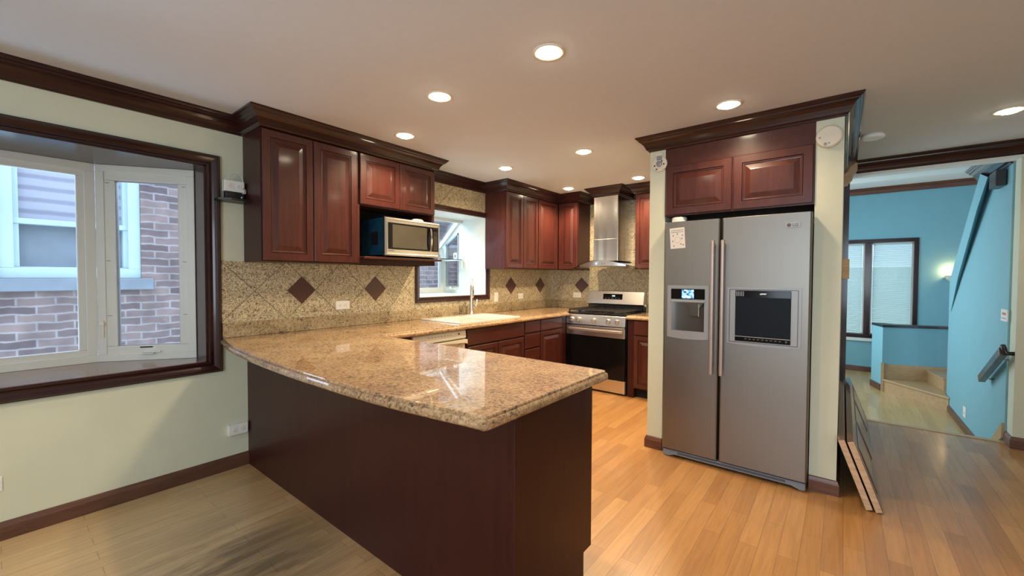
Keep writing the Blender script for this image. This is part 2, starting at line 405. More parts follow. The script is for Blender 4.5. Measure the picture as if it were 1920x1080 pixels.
# left wall with bay opening and garden-window opening
BY0, BY1, BZ0, BZ1 = -1.62, .885, .767, 2.062
GY0, GY1, GZ0, GZ1 = 2.64, 3.625, 1.13, 2.03
T = .15
wl = MB()
def wallx(mb, xa, xb, y0, y1, z0, z1, holes):
    ys = sorted({y0, y1, *[h[0] for h in holes], *[h[1] for h in holes]})
    for a, b in zip(ys, ys[1:]):
        hs = [h for h in holes if h[0] <= a and h[1] >= b]
        z = z0
        for h in sorted(hs, key=lambda q: q[2]):
            if h[2] > z: mb.box(xa, xb, a, b, z, h[2])
            z = h[3]
        if z1 > z: mb.box(xa, xb, a, b, z, z1)
wallx(wl, -T, 0, Y0, YE, 0, CEIL, [(BY0, BY1, BZ0, BZ1), (GY0, GY1, GZ0, GZ1)])
struct(wl.build('wall_left', 'wall_paint'))
struct(B(0, 3.285, YB, YE, 0, CEIL).build('wall_back', 'wall_paint'))
struct(B(3.285, XR, YB, YE, 2.285, CEIL).build('trim_1', 'white_ceiling'))          # header over the opening
struct(B(XW+.012, XR, 5.0, YE, 0, 2.285).build('wall_right', 'wall_paint'))
struct(B(-T, XR, Y0-T, Y0, 0, CEIL).build('wall_front', 'wall_paint'))
struct(B(XR, XR+T, Y0, YE, 0, CEIL).build('wall_east', 'wall_paint'))
# refrigerator alcove walls
struct(B(2.105, 2.222, 3.21, 4.02, 0, CEIL).build('wall_alcove_left', 'wall_paint'))
struct(B(3.147, 3.285, 3.21, YB, 0, CEIL).build('wall_alcove_right', 'wall_paint'))
struct(B(2.222, 3.147, 3.95, 4.02, 0, CEIL).build('wall_alcove_back', 'wall_paint'))
# crown mouldings
struct(sweep([(0, Y0), (0, 1.10), (.33, 1.10), (.33, 2.565), (0, 2.565), (0, 3.605), (.33, 3.605), (.33, 4.685), (.625, 4.685), (.625, YB), (.90, YB), (.90, 4.60), (1.21, 4.60), (1.21, YB), (1.385, YB), (1.385, 4.685), (2.105, 4.685)], crown_prof(), -1).build('trim_2', 'dark_trim', bevel=.0015, seg=1))
struct(sweep([(2.105, 4.55), (2.105, 3.21), (3.285, 3.21), (3.285, 4.952)], crown_prof(), -1).build('trim_3', 'dark_trim', bevel=.0015, seg=1))
struct(sweep([(3.372, YB), (XR, YB)], crown_prof(), -1).build('trim_4', 'dark_trim', bevel=.0015, seg=1))
# baseboards
def baseboard(name, path, side, mat='oak_trim', z0=0, h=.092):
    return struct(sweep(path, [(p, z+z0) for p, z in base_prof(h)], side).build(name, mat, bevel=.001, seg=1))
baseboard('baseboard_left', [(0, Y0), (0, 1.115)], -1)
baseboard('baseboard_alcove_left', [(2.105, 3.9), (2.105, 3.21), (2.222, 3.21)], -1, 'oak_trim_x')
baseboard('baseboard_alcove_right', [(3.147, 3.21), (3.285, 3.21), (3.285, 5.0)], -1, 'oak_trim_x')
baseboard('baseboard_right', [(XW+.012, YE), (XW+.012, 5.0), (XR, 5.0)], -1, 'oak_trim_x')

# ------------------------------------------------------------------ bay window
bx = -.50
C0 = (-.50, .42); C1 = (-.19, .868)          # far angled sash
D0 = (-.50, -1.155); D1 = (-.19, -1.603)
o = struct(MB().prism([(0, BY0), (0, BY1), (-.19, BY1), (-.57, .42), (-.57, -1.155), (-.19, BY0)], lambda a, b, h: (a, b, h), BZ0-.04, BZ0+.003).build('trim_5', 'sill_wood'))
o = struct(MB().prism([(0, BY0), (0, BY1), (-.19, BY1), (-.57, .42), (-.57, -1.155), (-.19, BY0)], lambda a, b, h: (a, b, h), BZ1-.003, BZ1+.04).build('trim_6', 'dark_trim'))
jb = MB().box(-.20, 0, BY1-.012, BY1, BZ0, BZ1).box(-.20, 0, BY0, BY0+.012, BZ0, BZ1); struct(jb.build('trim_7', 'dark_trim'))
struct(casing(BY0, BY1, BZ0, BZ1, FX(0), .075).build('trim_8', 'dark_trim'))
def ang(p0, p1):
    d = (Vector(p1)-Vector(p0)).normalized(); nn = Vector((d.y, -d.x))
    L = (Vector(p1)-Vector(p0)).length
    return L, (lambda u, v, n, p0=Vector(p0), d=d, nn=nn: Vector((p0.x+d.x*u+nn.x*n, p0.y+d.y*u+nn.y*n, v)))
def frame_rect(mb, u0, u1, v0, v1, w, fr, n0, n1):
    for a in ((u0, u1, v0, v0+w), (u0, u1, v1-w, v1), (u0, u0+w, v0+w, v1-w), (u1-w, u1, v0+w, v1-w)):
        mb.hexa([fr(a[0], a[2], n0), fr(a[1], a[2], n0), fr(a[1], a[3], n0), fr(a[0], a[3], n0)],
                [fr(a[0], a[2], n1), fr(a[1], a[2], n1), fr(a[1], a[3], n1), fr(a[0], a[3], n1)])
def quad_box(fr, u0, u1, v0, v1, n0, n1, mb=None):
    mb = mb or MB()
    return mb.hexa([fr(u0, v0, n0), fr(u1, v0, n0), fr(u1, v1, n0), fr(u0, v1, n0)], [fr(u0, v0, n1), fr(u1, v0, n1), fr(u1, v1, n1), fr(u0, v1, n1)])
# picture window
zb, zt = BZ0+.003, BZ1-.003
fr = lambda u, v, n: Vector((bx+n, u, v))
mb = MB(); frame_rect(mb, D0[1], C0[1], zb, zt, .050, fr, -.07, .0)
w1 = struct(mb.build('window_1', 'vinyl_white', bevel=.003))
mb = MB(); frame_rect(mb, D0[1]+.045, C0[1]-.045, zb+.045, zt-.045, .040, fr, -.05, -.012); mb.build('sash', 'vinyl_white', w1, bevel=.004)
quad_box(fr, D0[1]+.08, C0[1]-.08, zb+.08, zt-.08, -.034, -.030).build('glass_pane', 'window_glass', w1)
def casement(name, p0, p1, flip):
    L, fa = ang(p0, p1)
    f2 = (lambda u, v, n: fa(u, v, -n)) if flip else fa
    mb = MB(); frame_rect(mb, 0, L, zb, zt, .045, f2, -.07, 0)
    w = struct(mb.build(name, 'vinyl_white', bevel=.003))
    mb = MB(); frame_rect(mb, .04, L-.04, zb+.04, zt-.04, .058, f2, -.055, -.008); mb.build('sash', 'vinyl_white', w, bevel=.005)
    mb = MB(); frame_rect(mb, .094, L-.094, zb+.094, zt-.094, .008, f2, -.045, -.020); mb.build('glazing_bead', 'black_plastic' if 0 else 'silver_plastic', w)
    quad_box(f2, .10, L-.10, zb+.10, zt-.10, -.034, -.030).build('glass_pane', 'window_glass', w)
    # crank at the bottom
    mb = MB(); quad_box(f2, L/2-.035, L/2+.035, zb+.040, zb+.055, -.005, .018, mb); quad_box(f2, L/2-.02, L/2+.075, zb+.052, zb+.062, .014, .024, mb)
    mb.build('crank_handle', 'vinyl_white', w, bevel=.003)
    # sash lock and its tick marks
    mb = MB(); quad_box(f2, .022, .036, zb+.16, zb+.27, 0, .010, mb); quad_box(f2, .016, .042, zb+.24, zb+.262, .004, .020, mb); mb.build('sash_lock', 'plastic_cream', w, bevel=.003)
    for v in (zb+.30, zb+.66, zt-.12):
        quad_box(f2, .05, .072, v, v+.005, -.009, -.006).build('screen_clip', 'silver_plastic', w)
        quad_box(f2, L-.075, L-.053, v, v+.005, -.009, -.006).build('screen_clip', 'silver_plastic', w)
    return w, f2, L
w2, fa2, LA = casement('window_2', C0, C1, False)
text_mb('VO', .028, lambda x, y, z: fa2(.36+x, 1.04+y, -.026+z), .0005).build('etched_mark', 'paper', w2)
quad_box(fa2, LA/2-.05, LA/2+.02, zb+.083, zb+.092, -.010, -.006).build('maker_strip', 'black_plastic', w2)
w3, _, _ = casement('window_3', D0, D1, True)

# ------------------------------------------------------------------ garden window over the sink
struct(casing(GY0, GY1, GZ0, GZ1, FX(0), .055).build('trim_9', 'casing_wood'))
gx = -.78
# white liner: side walls from the room wall outward, sloped roof
for nm, ya, yb in (('wall_garden_far', GY1-.004, GY1+.03), ('wall_garden_near', GY0-.03, GY0+.004)):
    mb = MB()
    f = lambda a, b, h: (a, h, b)
    # solid jamb part
    mb.prism([(0, GZ0), (-.40, GZ0), (-.40, 1.90), (-.40, 2.03), (0, 2.03)], f, ya, yb)
    # frame around the trapezoid side sash
    mb.prism([(-.40, GZ0), (gx, GZ0), (gx, GZ0+.085), (-.40, GZ0+.085)], f, ya, yb)
    mb.prism([(-.40, GZ0+.085), (-.45, GZ0+.085), (-.45, 1.885), (-.40, 1.90)], f, ya, yb)
    mb.prism([(-.68, GZ0+.085), (gx, GZ0+.085), (gx, 1.66), (-.68, 1.745)], f, ya, yb)
    mb.prism([(-.40, 1.90), (-.45, 1.885), (-.68, 1.745), (gx, 1.66), (gx, 1.74), (-.40, 2.03)], f, ya, yb)
    struct(mb.build(nm, 'vinyl_white'))
w4 = struct(B(gx, gx+.05, GY0, GY1, GZ0, GZ0+.07).box(gx, gx+.05, GY0, GY1, 1.62, 1.70).box(gx, gx+.05, GY0, GY0+.05, GZ0+.07, 1.62).box(gx, gx+.05, GY1-.05, GY1, GZ0+.07, 1.62).box(gx, gx+.05, 3.10, 3.15, GZ0+.07, 1.62).build('window_4', 'vinyl_white'))
B(gx+.02, gx+.026, GY0+.05, GY1-.05, GZ0+.07, 1.62).build('glass_pane', 'window_glass', w4)
MB().prism([(gx+.012, 1.725), (gx+.016, 1.719), (-.425, 2.022), (-.429, 2.030)], lambda a, b, h: (a, h, b), GY0+.03, GY1-.03).build('roof_pane', 'window_glass', w4)
mb = MB()
for ya, yb in ((GY0+.005, GY0+.03), (GY1-.03, GY1-.005)):
    mb.prism([(gx+.001, 1.70), (gx+.001, 1.745), (-.425, 2.045), (-.425, 2.005)], lambda a, b, h: (a, h, b), ya, yb)
mb.box(-.424, -.385, GY0+.005, GY1-.005, 1.995, 2.045); mb.build('roof_frame', 'vinyl_white', w4)
struct(B(-.384, -T-.001, GY0, GY1, 2.030, 2.06).build('trim_20', 'vinyl_white'))
sx = GY1-.006
f = lambda a, b, h: (a, h, b)
MB().prism([(-.45, GZ0+.085), (-.68, GZ0+.085), (-.68, 1.745), (-.45, 1.885)], f, GY1+.008, GY1+.012).build('side_pane', 'window_glass', w4)
mb = MB()
poly = [(-.45, GZ0+.085), (-.68, GZ0+.085), (-.68, 1.745), (-.45, 1.885)]
mb.box(-.678, -.662, GY1-.012, GY1+.006, GZ0+.085, 1.755).box(-.466, -.45, GY1-.012, GY1+.006, GZ0+.085, 1.88).box(-.661, -.467, GY1-.012, GY1+.006, GZ0+.085, GZ0+.10)
mb.prism([(-.45, 1.885), (-.45, 1.866), (-.68, 1.722), (-.68, 1.745)], f, GY1-.012, GY1+.006); mb.build('side_sash', 'silver_plastic', w4)
B(-.50, -.62, GY1-.03, GY1-.004, GZ0+.045, GZ0+.062).box(-.585, -.555, GY1-.045, GY1-.02, GZ0+.05, GZ0+.085).build('crank_handle', 'vinyl_white', w4, bevel=.003)
st = B(-.545, -.49, GY1+.001, GY1+.0045, 1.56, 1.64).build('sticker', 'paper', w4)
MB().lathe((-.517, GY1+.001, 1.60), (0, -1, 0), [(.016, 0), (.016, .0015)], 14).box(-.53, -.504, GY1-.001, GY1+.0005, 1.575, 1.582).build('sticker_print', 'ink', st)
B(gx+.05, -.36, GY0+.03, GY1-.035, 1.545, 1.553).build('glass_shelf', 'hood_glass', w4)
mb = MB().box(gx+.05, -.36, GY1-.035, GY1-.012, 1.536, 1.552).box(-.375, -.36, GY1-.035, GY1-.02, 1.44, 1.54).box(gx+.05, -.36, GY0+.008, GY0+.03, 1.536, 1.552); mb.build('shelf_bracket', 'vinyl_white', w4)
struct(B(-T, 0, GY0, GY1, GZ0-.02, GZ0+.004).box(gx, -T, GY0, GY1, GZ0-.02, GZ0+.004).build('trim_10', 'vinyl_white'))
struct(B(-.14, 0, GY0, GY1, GZ1-.004, GZ1+.02).build('trim_11', 'vinyl_white'))

# ------------------------------------------------------------------ neighbour's house outside
NX = -1.85
ny0, ny1, nz0, nz1 = .02, .87, 1.312, 2.60
nb = thing('neighbour_house', 'brick side wall of the house next door seen through the bay window', 'house', (NX-.1, 3, -1.2))
mb = MB(); wallx(mb, NX-.25, NX, -6, 12, -1.2, 5.0, [(ny0, ny1, nz0, nz1)]); mb.build('brick_wall', 'brick', nb)
B(NX-.2, NX+.035, ny0-.09, ny1+.08, nz0-.105, nz0).build('stone_window_sill', 'stone_sill', nb, bevel=.006)
fr = FX(NX)
mb = MB(); frame_rect(mb, ny0, ny1, nz0, nz1, .085, fr, -.12, -.02); frame_rect(mb, ny0+.07, ny1-.07, nz0+.05, nz1-.07, .045, fr, -.15, -.06)
mb.box(NX-.14, NX-.05, ny0+.08, ny1-.08, 1.755, 1.80)
fo = mb.build('window_frame', 'painted_frame', nb, bevel=.004)
B(NX-.15, NX-.14, ny0+.1, ny1-.1, nz0+.08, 1.76).build('lower_pane', 'stone_sill', fo)
B(NX-.14, NX-.13, ny0+.1, ny1-.1, 1.79, nz1-.1).build('upper_pane', 'drawn_blinds', fo)
tag(B(-3.2, 0-T, -6, 12, -1.3, -1.2).build('gangway_ground', 'stone_sill'), 'grey concrete gangway between the two houses below the window', 'ground')

# ------------------------------------------------------------------ backsplash
def diamond(fr, u, v, half=.107):
    mb = MB(); mb.loft([[fr(u-h, v, n), fr(u, v-h, n), fr(u+h, v, n), fr(u, v+h, n)] for h, n in ((half, 0), (half, .0035), (half-.003, .0045))]); return mb
mb = MB(); wallx(mb, .0005, .010, .955, YB, 1.017, 1.44, [(GY0-.055, GY1+.055, 0, 3)])
mb.box(.0005, .010, GY0-.06, GY1+.06, 1.017, GZ0-.056).box(.0005, .010, 2.60, 3.605, GZ1+.055, 2.31)
bs = mb.build('backsplash', 'tile_left', loc=(0, 0, 0)); tag(bs, 'diagonal stone tile backsplash on the long wall around the sink window', 'backsplash')
for u in (1.494, 2.145, 4.087, 4.736):
    diamond(FX(.010), u, 1.229).build('diamond_inset', 'inset_tile', bs)
bs2 = B(.010, 2.10, YB-.010, YB-.0005, 1.017, CEIL-.10).build('backsplash', 'tile_back', loc=(0, 0, 0)); tag(bs2, 'diagonal stone tile backsplash on the end wall behind the range and hood', 'backsplash')
diamond(FNY(YB-.010), .501, 1.229, .104).build('diamond_inset', 'inset_tile', bs2)
bs2['label'] = 'diagonal stone tile backsplash on the end wall behind the range and hood'

# ------------------------------------------------------------------ countertops
EDGE = [(.024, .915), (.016, .9145), (.013, .911), (.0125, .906), (.007, .903), (.002, .897), (0, .889), (.001, .881), (.006, .875), (.014, .871), (.03, .870)]
def inset_poly(poly, d, mask=None):
    n = len(poly); out = []
    for i in range(n):
        p0, p1, p2 = Vector(poly[i-1]), Vector(poly[i]), Vector(poly[(i+1) % n])
        a = (p1-p0).normalized(); b = (p2-p1).normalized(); na = Vector((-a.y, a.x)); nb_ = Vector((-b.y, b.x))
        mt = (na+nb_)/(1+na.dot(nb_)); out.append(tuple(p1+mt*d))
    return out
def counter(poly, holes=()):   # poly counter-clockwise
    mb = MB(); rings = []
    for d, z in EDGE: rings.append([(p[0], p[1], z) for p in inset_poly(poly, d)])
    mb.loft(rings, True, False, False)
    for ring, zz in ((rings[0], .915), (rings[-1], .870)):
        loops = [[Vector((p[0], p[1], 0)) for p in ring]]+[[Vector((p[0], p[1], 0)) for p in h] for h in holes]
        pts = [p for l in loops for p in l]; k = len(mb.v)
        mb.v += [(p.x, p.y, zz) for p in pts]
        for t in tessellate_polygon(loops): mb.f.append(tuple(i+k for i in t)); mb.sm.append(False)
    for h in holes:
        mb.loft([[(p[0], p[1], .870) for p in h], [(p[0], p[1], .915) for p in h]], True, False)
    return mb
CX = .705; CYI = 1.745; CXE = 2.478
front = []
for i in range(25):
    t = i/24; x = t*2.40
    # gently bowed bar edge
    y = .955 - .34*t*(1-t)*0.9 - .062*t + (-.03*math.sin(math.pi*t))
    front.append((x, y))
def bow(x):
    pts = [(0, .955), (.15, .925), (.32, .893), (.5, .870), (.82, .845), (1.10, .832), (1.40, .828), (1.75, .832), (2.07, .850), (2.33, .884), (2.478, .908)]
    for (a, b), (c, d) in zip(pts, pts[1:]):
        if a <= x <= c: return b+(d-b)*(x-a)/(c-a)
    return pts[-1][1]
front = [(x, (bow(max(0, x-.1))+bow(x)*2+bow(min(2.478, x+.1)))/4) for x in [i*2.44/26 for i in range(27)]]
poly = front+[(CXE-.012, .898), (CXE-.002, .912), (CXE, .935), (CXE, CYI-.03), (CXE-.01, CYI-.008), (CXE-.03, CYI), (CX, CYI), (CX, 4.36), (.642, 4.385), (.642, YB-.001), (0, YB-.001)]
SX0, SX1, SY0, SY1 = .062, .655, 2.60, 3.46
hole = [(SX0+.02, SY0+.02), (SX1-.02, SY0+.02), (SX1-.02, SY1-.02), (SX0+.02, SY1-.02)]
ct = counter([(p[0]+.001, p[1]) for p in poly], [hole]).build('countertop', 'granite'); tag(ct, 'polished brown granite countertop wrapping the sink run and bowed peninsula', 'countertop')
B(.0105, .030, .962, YB-.011, .916, 1.017).box(.030, .640, YB-.030, YB-.0105, .916, 1.017).build('upstand', 'granite_upstand', ct, bevel=.002)
ct2 = counter([(1.415, 4.375), (2.10, 4.375), (2.10, YB-.001), (1.415, YB-.001)]).build('countertop', 'granite'); tag(ct2, 'short granite countertop between the range and refrigerator alcove', 'countertop')
B(1.42, 2.10, YB-.030, YB-.0105, .916, 1.017).build('upstand', 'granite_upstand', ct2, bevel=.002)

# ------------------------------------------------------------------ base cabinets
def base_cab(name, label, y0, y1, fronts, mat='cherry', xf=.645, top=.868):
    t = thing(name, label, 'cabinet', (xf/2, (y0+y1)/2, 0), None)
    cb0 = B(.002, xf, y0, y1, .105, top)
    if top < .8: cb0.box(xf-.02, xf, y0, y1, top, .868)
    cb0.build('carcass', 'cherry_panel', t)
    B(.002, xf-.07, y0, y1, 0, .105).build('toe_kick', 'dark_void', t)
    for kind, a, b, z0, z1 in fronts:
        if kind == 'door': panel_door(a, b, z0, z1, FX(xf), .052).build('door', mat, t)
        else: slab_front(a, b, z0, z1, FX(xf)).build('drawer_front' if kind == 'drawer' else 'false_front', 'cherry_across', t)
    return t
base_cab('base_cabinet', 'cherry sink base cabinet with one wide false front over two doors', 2.642, 3.515, [('false', 2.655, 3.505, .715, .862), ('door', 2.655, 3.076, .118, .700), ('door', 3.086, 3.505, .118, .700)], top=.72)
base_cab('base_cabinet', 'narrow cherry base cabinet of stacked drawers right of the sink', 3.517, 3.808, [('drawer', 3.524, 3.800, .735, .862), ('drawer', 3.524, 3.800, .570, .722), ('drawer', 3.524, 3.800, .345, .556), ('drawer', 3.524, 3.800, .118, .332)])
base_cab('base_cabinet', 'cherry base cabinet with a drawer over a tall panel door left of the range', 3.810, 4.385, [('drawer', 3.818, 4.262, .735, .862), ('door', 3.818, 4.262, .118, .722)])
# filler beside the dishwasher
# peninsula
PX, PY0, PY1 = 2.420, 1.115, 1.700
t = thing('peninsula_cabinet', 'dark cherry peninsula cabinet with plain back panel facing the dining area', 'cabinet', (1.2, 1.4, 0))
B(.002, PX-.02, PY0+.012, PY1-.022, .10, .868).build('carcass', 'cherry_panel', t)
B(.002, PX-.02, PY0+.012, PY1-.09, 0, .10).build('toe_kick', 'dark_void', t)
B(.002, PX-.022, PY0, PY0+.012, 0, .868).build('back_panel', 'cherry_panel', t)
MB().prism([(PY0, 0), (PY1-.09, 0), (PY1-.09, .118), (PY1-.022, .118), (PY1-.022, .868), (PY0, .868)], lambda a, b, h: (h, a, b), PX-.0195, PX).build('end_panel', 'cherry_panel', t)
B(PX-.022, PX+.004, PY0-.005, PY0+.022, 0, .868).build('corner_strip', 'cherry_panel', t, bevel=.003)
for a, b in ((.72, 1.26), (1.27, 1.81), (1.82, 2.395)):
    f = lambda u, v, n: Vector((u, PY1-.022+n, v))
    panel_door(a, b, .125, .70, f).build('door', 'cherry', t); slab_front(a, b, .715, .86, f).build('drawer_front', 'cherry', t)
# dishwasher
dw = thing('dishwasher', 'cream white dishwasher under the counter left of the sink cabinet', 'dishwasher', (.35, 2.34, 0))
B(.01, .60, 2.045, 2.635, .02, .866).build('tub', 'appliance_white', dw)
B(.60, .655, 2.048, 2.632, .105, .775).build('door', 'appliance_white', dw, bevel=.006)
cpn = MB().prism([(.60, .786), (.662, .790), (.668, .800), (.664, .858), (.655, .866), (.60, .866)], lambda a, b, h: (a, h, b), 2.048, 2.632).build('control_panel', 'appliance_white', dw, bevel=.002)
for k in range(8): B(.666, .669, 2.20+.035*k, 2.212+.035*k, .832, .838).build('button', 'silver_plastic', cpn)
MB().lathe((.664, 2.545, .836), (1, 0, 0), [(.009, 0), (.009, .005), (.006, .006)], 14).build('status_lamp', 'ink', cpn)
MB().prism([(2.048, .782), (2.632, .782), (2.632, .740), (2.60, .752), (2.34, .765), (2.08, .752), (2.048, .740)], lambda a, b, h: (h, a, b), .655, .690).build('handle', 'appliance_white', dw, bevel=.004)
mb = MB()
mb.tube([(.66, 2.60-.16*s, .745-.22*s*s) for s in [k/10 for k in range(11)]], .006, 8); mb.build('door_ridge', 'appliance_white', dw)
B(.60, .62, 2.06, 2.62, .0, .10).build('toe_plate', 'black_plastic', dw)
struct(B(.002, .645, 1.70, 2.043, .0, .868).build('trim_12', 'cherry_panel'))
# cabinet right of the range
t = thing('base_cabinet', 'cherry base cabinet with drawer and door between the range and alcove wall', 'cabinet', (1.76, 4.7, 0))
B(1.425, 2.10, 4.42, YB-.002, .105, .868).build('carcass', 'cherry_panel', t)
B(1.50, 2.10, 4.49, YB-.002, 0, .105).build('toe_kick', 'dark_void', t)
B(1.425, 1.50, 4.42, 4.50, 0, .105).build('leg_block', 'cherry_panel', t)
slab_front(1.50, 2.095, .705, .862, FNY(4.42)).build('drawer_front', 'cherry', t)
panel_door(1.50, 2.095, .118, .692, FNY(4.42), .056).build('door', 'cherry', t)

# ------------------------------------------------------------------ wall cabinets
def wall_cab(label, y0, y1, z0, doors, xf=.310, extra=None):
    t = thing('wall_cabinet', label, 'cabinet', (xf/2, (y0+y1)/2, z0))
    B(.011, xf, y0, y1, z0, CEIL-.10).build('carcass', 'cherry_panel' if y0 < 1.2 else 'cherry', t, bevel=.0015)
    for a, b, z0, z1 in doors: panel_door(a, b, z0, z1, FX(xf+.001)).build('door', 'cherry', t)
    return t
wall_cab('tall two-door cherry wall cabinet nearest the bay window', 1.10, 1.800, 1.435, [(1.106, 1.437, 1.443, 2.303), (1.443, 1.778, 1.443, 2.303)])
t = wall_cab('short two-door cherry wall cabinet with open microwave niche below', 1.802, 2.570, 1.900, [(1.806, 2.178, 1.908, 2.303), (2.184, 2.562, 1.908, 2.303)])
B(.011, .31, 2.548, 2.570, 1.437, 1.8995).build('side_panel', 'cherry', t)
B(.011, .02, 1.802, 2.5475, 1.437, 1.8995).build('back_panel', 'dark_void', t)
B(.011, .385, 1.802, 2.600, 1.478, 1.496).build('microwave_shelf', 'cherry_across', t, bevel=.004)
B(.30, .318, 1.802, 2.570, 1.437, 1.4775).build('apron', 'cherry_panel', t)
B(.31, .325, 1.78, 1.80, 1.44, 1.90).build('filler_strip', 'cherry', t)
wall_cab('cherry wall cabinet with two narrow doors just right of the sink window', 3.605, 4.232, 1.435, [(3.612, 3.925, 1.443, 2.303), (3.931, 4.226, 1.443, 2.303)])
wall_cab('cherry wall cabinet with single door next to the room corner', 4.234, 4.700, 1.435, [(4.240, 4.682, 1.443, 2.303)])
t = thing('wall_cabinet', 'narrow single-door cherry corner cabinet left of the hood', 'cabinet', (.47, 4.86, 1.435))
B(.3115, .625, 4.705, YB-.011, 1.435, CEIL-.10).build('carcass', 'cherry_panel', t, bevel=.0015)
panel_door(.338, .618, 1.443, 2.303, FNY(4.704)).build('door', 'cherry', t)
t = thing('wall_cabinet', 'cherry wall cabinet right of the hood, mostly hidden by the alcove wall', 'cabinet', (1.74, 4.86, 1.435))
B(1.385, 2.10, 4.705, YB-.011, 1.435, CEIL-.10).build('carcass', 'cherry', t, bevel=.0015)
for a, b in ((1.39, 1.74), (1.746, 2.096)): panel_door(a, b, 1.443, 2.303, FNY(4.704)).build('door', 'cherry', t)
t = thing('fridge_top_cabinet', 'wide two-door cherry cabinet built in above the refrigerator', 'cabinet', (2.685, 3.5, 1.805))
B(2.223, 3.146, 3.215, 3.90, 1.80, CEIL-.09).build('carcass', 'cherry_across', t)
for a, b in ((2.232, 2.682), (2.690, 3.138)): panel_door(a, b, 1.808, 2.172, FNY(3.2145), .060).build('door', 'cherry', t)

# ------------------------------------------------------------------ sink and faucet
sk = thing('sink', 'cream white drop-in double bowl sink set into the granite', 'sink', (.39, 3.03, .74))
def rr(x0, x1, y0, y1, r, n=5):
    out = []
    for cx, cy, a0 in ((x1-r, y1-r, 0), (x0+r, y1-r, 90), (x0+r, y0+r, 180), (x1-r, y0+r, 270)):
        for k in range(n+1):
            a = math.radians(a0+90*k/n); out.append((cx+r*math.cos(a), cy+r*math.sin(a)))
    return out
mb = MB()
outer = rr(SX0, SX1, SY0, SY1, .03)
b1 = rr(SX0+.12, SX1-.035, SY0+.035, 3.02, .05); b2 = rr(SX0+.12, SX1-.035, 3.05, SY1-.035, .05)
loops = [[Vector((*p, 0)) for p in l] for l in (inset_poly(outer, .006), b1, b2)]
k = len(mb.v); mb.v += [(p.x, p.y, .928) for l in loops for p in l]
for tt in tessellate_polygon(loops): mb.f.append(tuple(i+k for i in tt)); mb.sm.append(False)
mb.loft([[(*p, .9155) for p in outer], [(*p, .924) for p in outer], [(*p, .928) for p in inset_poly(outer, .006)]], True, False)
mb.build('rim', 'sink_enamel', sk)
for nm, bb in (('bowl', b1), ('bowl', b2)):
    MB().loft([[(*p, z) for p in inset_poly(bb, d)] for d, z in ((0, .928), (.004, .918), (.012, .79), (.03, .76), (.09, .752))], True, False, True).add([(*p, .752) for p in inset_poly(bb, .09)], [tuple(range(len(bb)))]).build(nm, 'sink_enamel', sk)
fc = thing('faucet', 'brushed nickel single-post pull-down faucet behind the sink', 'faucet', (.120, 3.264, .928))
fx, fy = .120, 3.264
qx, qy = .72, -.69
MB().lathe((fx, fy, .9285), (0, 0, 1), [(.031, 0), (.031, .006), (.026, .012), (.022, .10), (.018, .18), (.016, .20)]).build('post', 'nickel', fc)
pts = [(fx, fy, 1.125), (fx, fy, 1.245)]+[(fx+qx*.055*(1-math.cos(math.radians(a))), fy+qy*.055*(1-math.cos(math.radians(a))), 1.245+.060*math.sin(math.radians(a))) for a in range(10, 171, 10)]
MB().tube(pts, .0125, 14).build('gooseneck', 'nickel', fc)
e = pts[-1]
MB().lathe((e[0]+.001, e[1], e[2]+.008), (.10*qx, .10*qy, -1), [(.0140, 0), (.019, .02), (.0220, .13), (.018, .148)]).build('spray_head', 'nickel', fc)
B(e[0]+.022, e[0]+.030, e[1]-.004, e[1]+.004, e[2]-.095, e[2]-.060).build('spray_button', 'ink', fc)
MB().tube([(fx, fy+.015, 1.005), (fx, fy+.055, 1.005)], [.011, .010], 12).tube([(fx, fy+.05, 1.005), (fx+.005, fy+.075, 1.03), (fx+.008, fy+.083, 1.09)], [.008, .007, .005], 10).build('lever', 'chrome', fc)

# ------------------------------------------------------------------ range
RX0, RX1, RY = .648, 1.408, 4.40
t = thing('range', 'stainless and black freestanding gas range below the hood', 'range', (1.03, 4.7, 0))
B(RX0, RX1, RY+.02, YB-.035, .02, .905).build('body', 'black_enamel', t)
B(RX0+.005, RX1-.005, RY-.005, RY+.02, .022, .165).build('drawer', 'stainless', t, bevel=.003)
dr = B(RX0+.003, RX1-.003, RY-.015, RY+.02, .172, .648).build('oven_door', 'black_glass', t, bevel=.003)
B(RX0+.003, RX1-.003, RY-.018, RY+.02, .649, .765).build('door_band', 'stainless', dr, bevel=.003)
pts = [(RX0+.03+(RX1-RX0-.06)*s, RY-.025-.038*math.sin(math.pi*min(1, max(0, s)))**.35, .722) for s in [k/24 for k in range(25)]]
mb = MB(); mb.loft([[(p[0], p[1]-.010, p[2]-.014), (p[0], p[1]+.006, p[2]-.016), (p[0], p[1]+.006, p[2]+.016), (p[0], p[1]-.010, p[2]+.012)] for p in pts]); mb.build('door_handle', 'handle_metal', dr, bevel=.003)
cp = MB().prism([(RY+.03, .775), (RY-.022, .777), (RY-.004, .893), (RY+.03, .900)], lambda a, b, h: (h, a, b), RX0+.002, RX1-.002).build('control_panel', 'stainless', t, bevel=.003)
for kx in (.728, .828, 1.02, 1.205, 1.312):
    kb = MB().lathe((kx, RY-.014, .832), (0, -1, .14), [(.030, 0), (.030, .004), (.024, .006), (.024, .028), (.021, .032)], 24).build('knob', 'nickel', cp)
    MB().hexa([(kx-.005, RY-.052, .812), (kx+.005, RY-.052, .812), (kx+.005, RY-.044, .854), (kx-.005, RY-.044, .854)], [(kx-.005, RY-.035, .812), (kx+.005, RY-.035, .812), (kx+.005, RY-.03, .854), (kx-.005, RY-.03, .854)]).build('knob_grip', 'chrome', kb, bevel=.001)
ck = B(RX0, RX1, RY, YB-.09, .9055, .917).build('cooktop', 'black_enamel', t, bevel=.003)
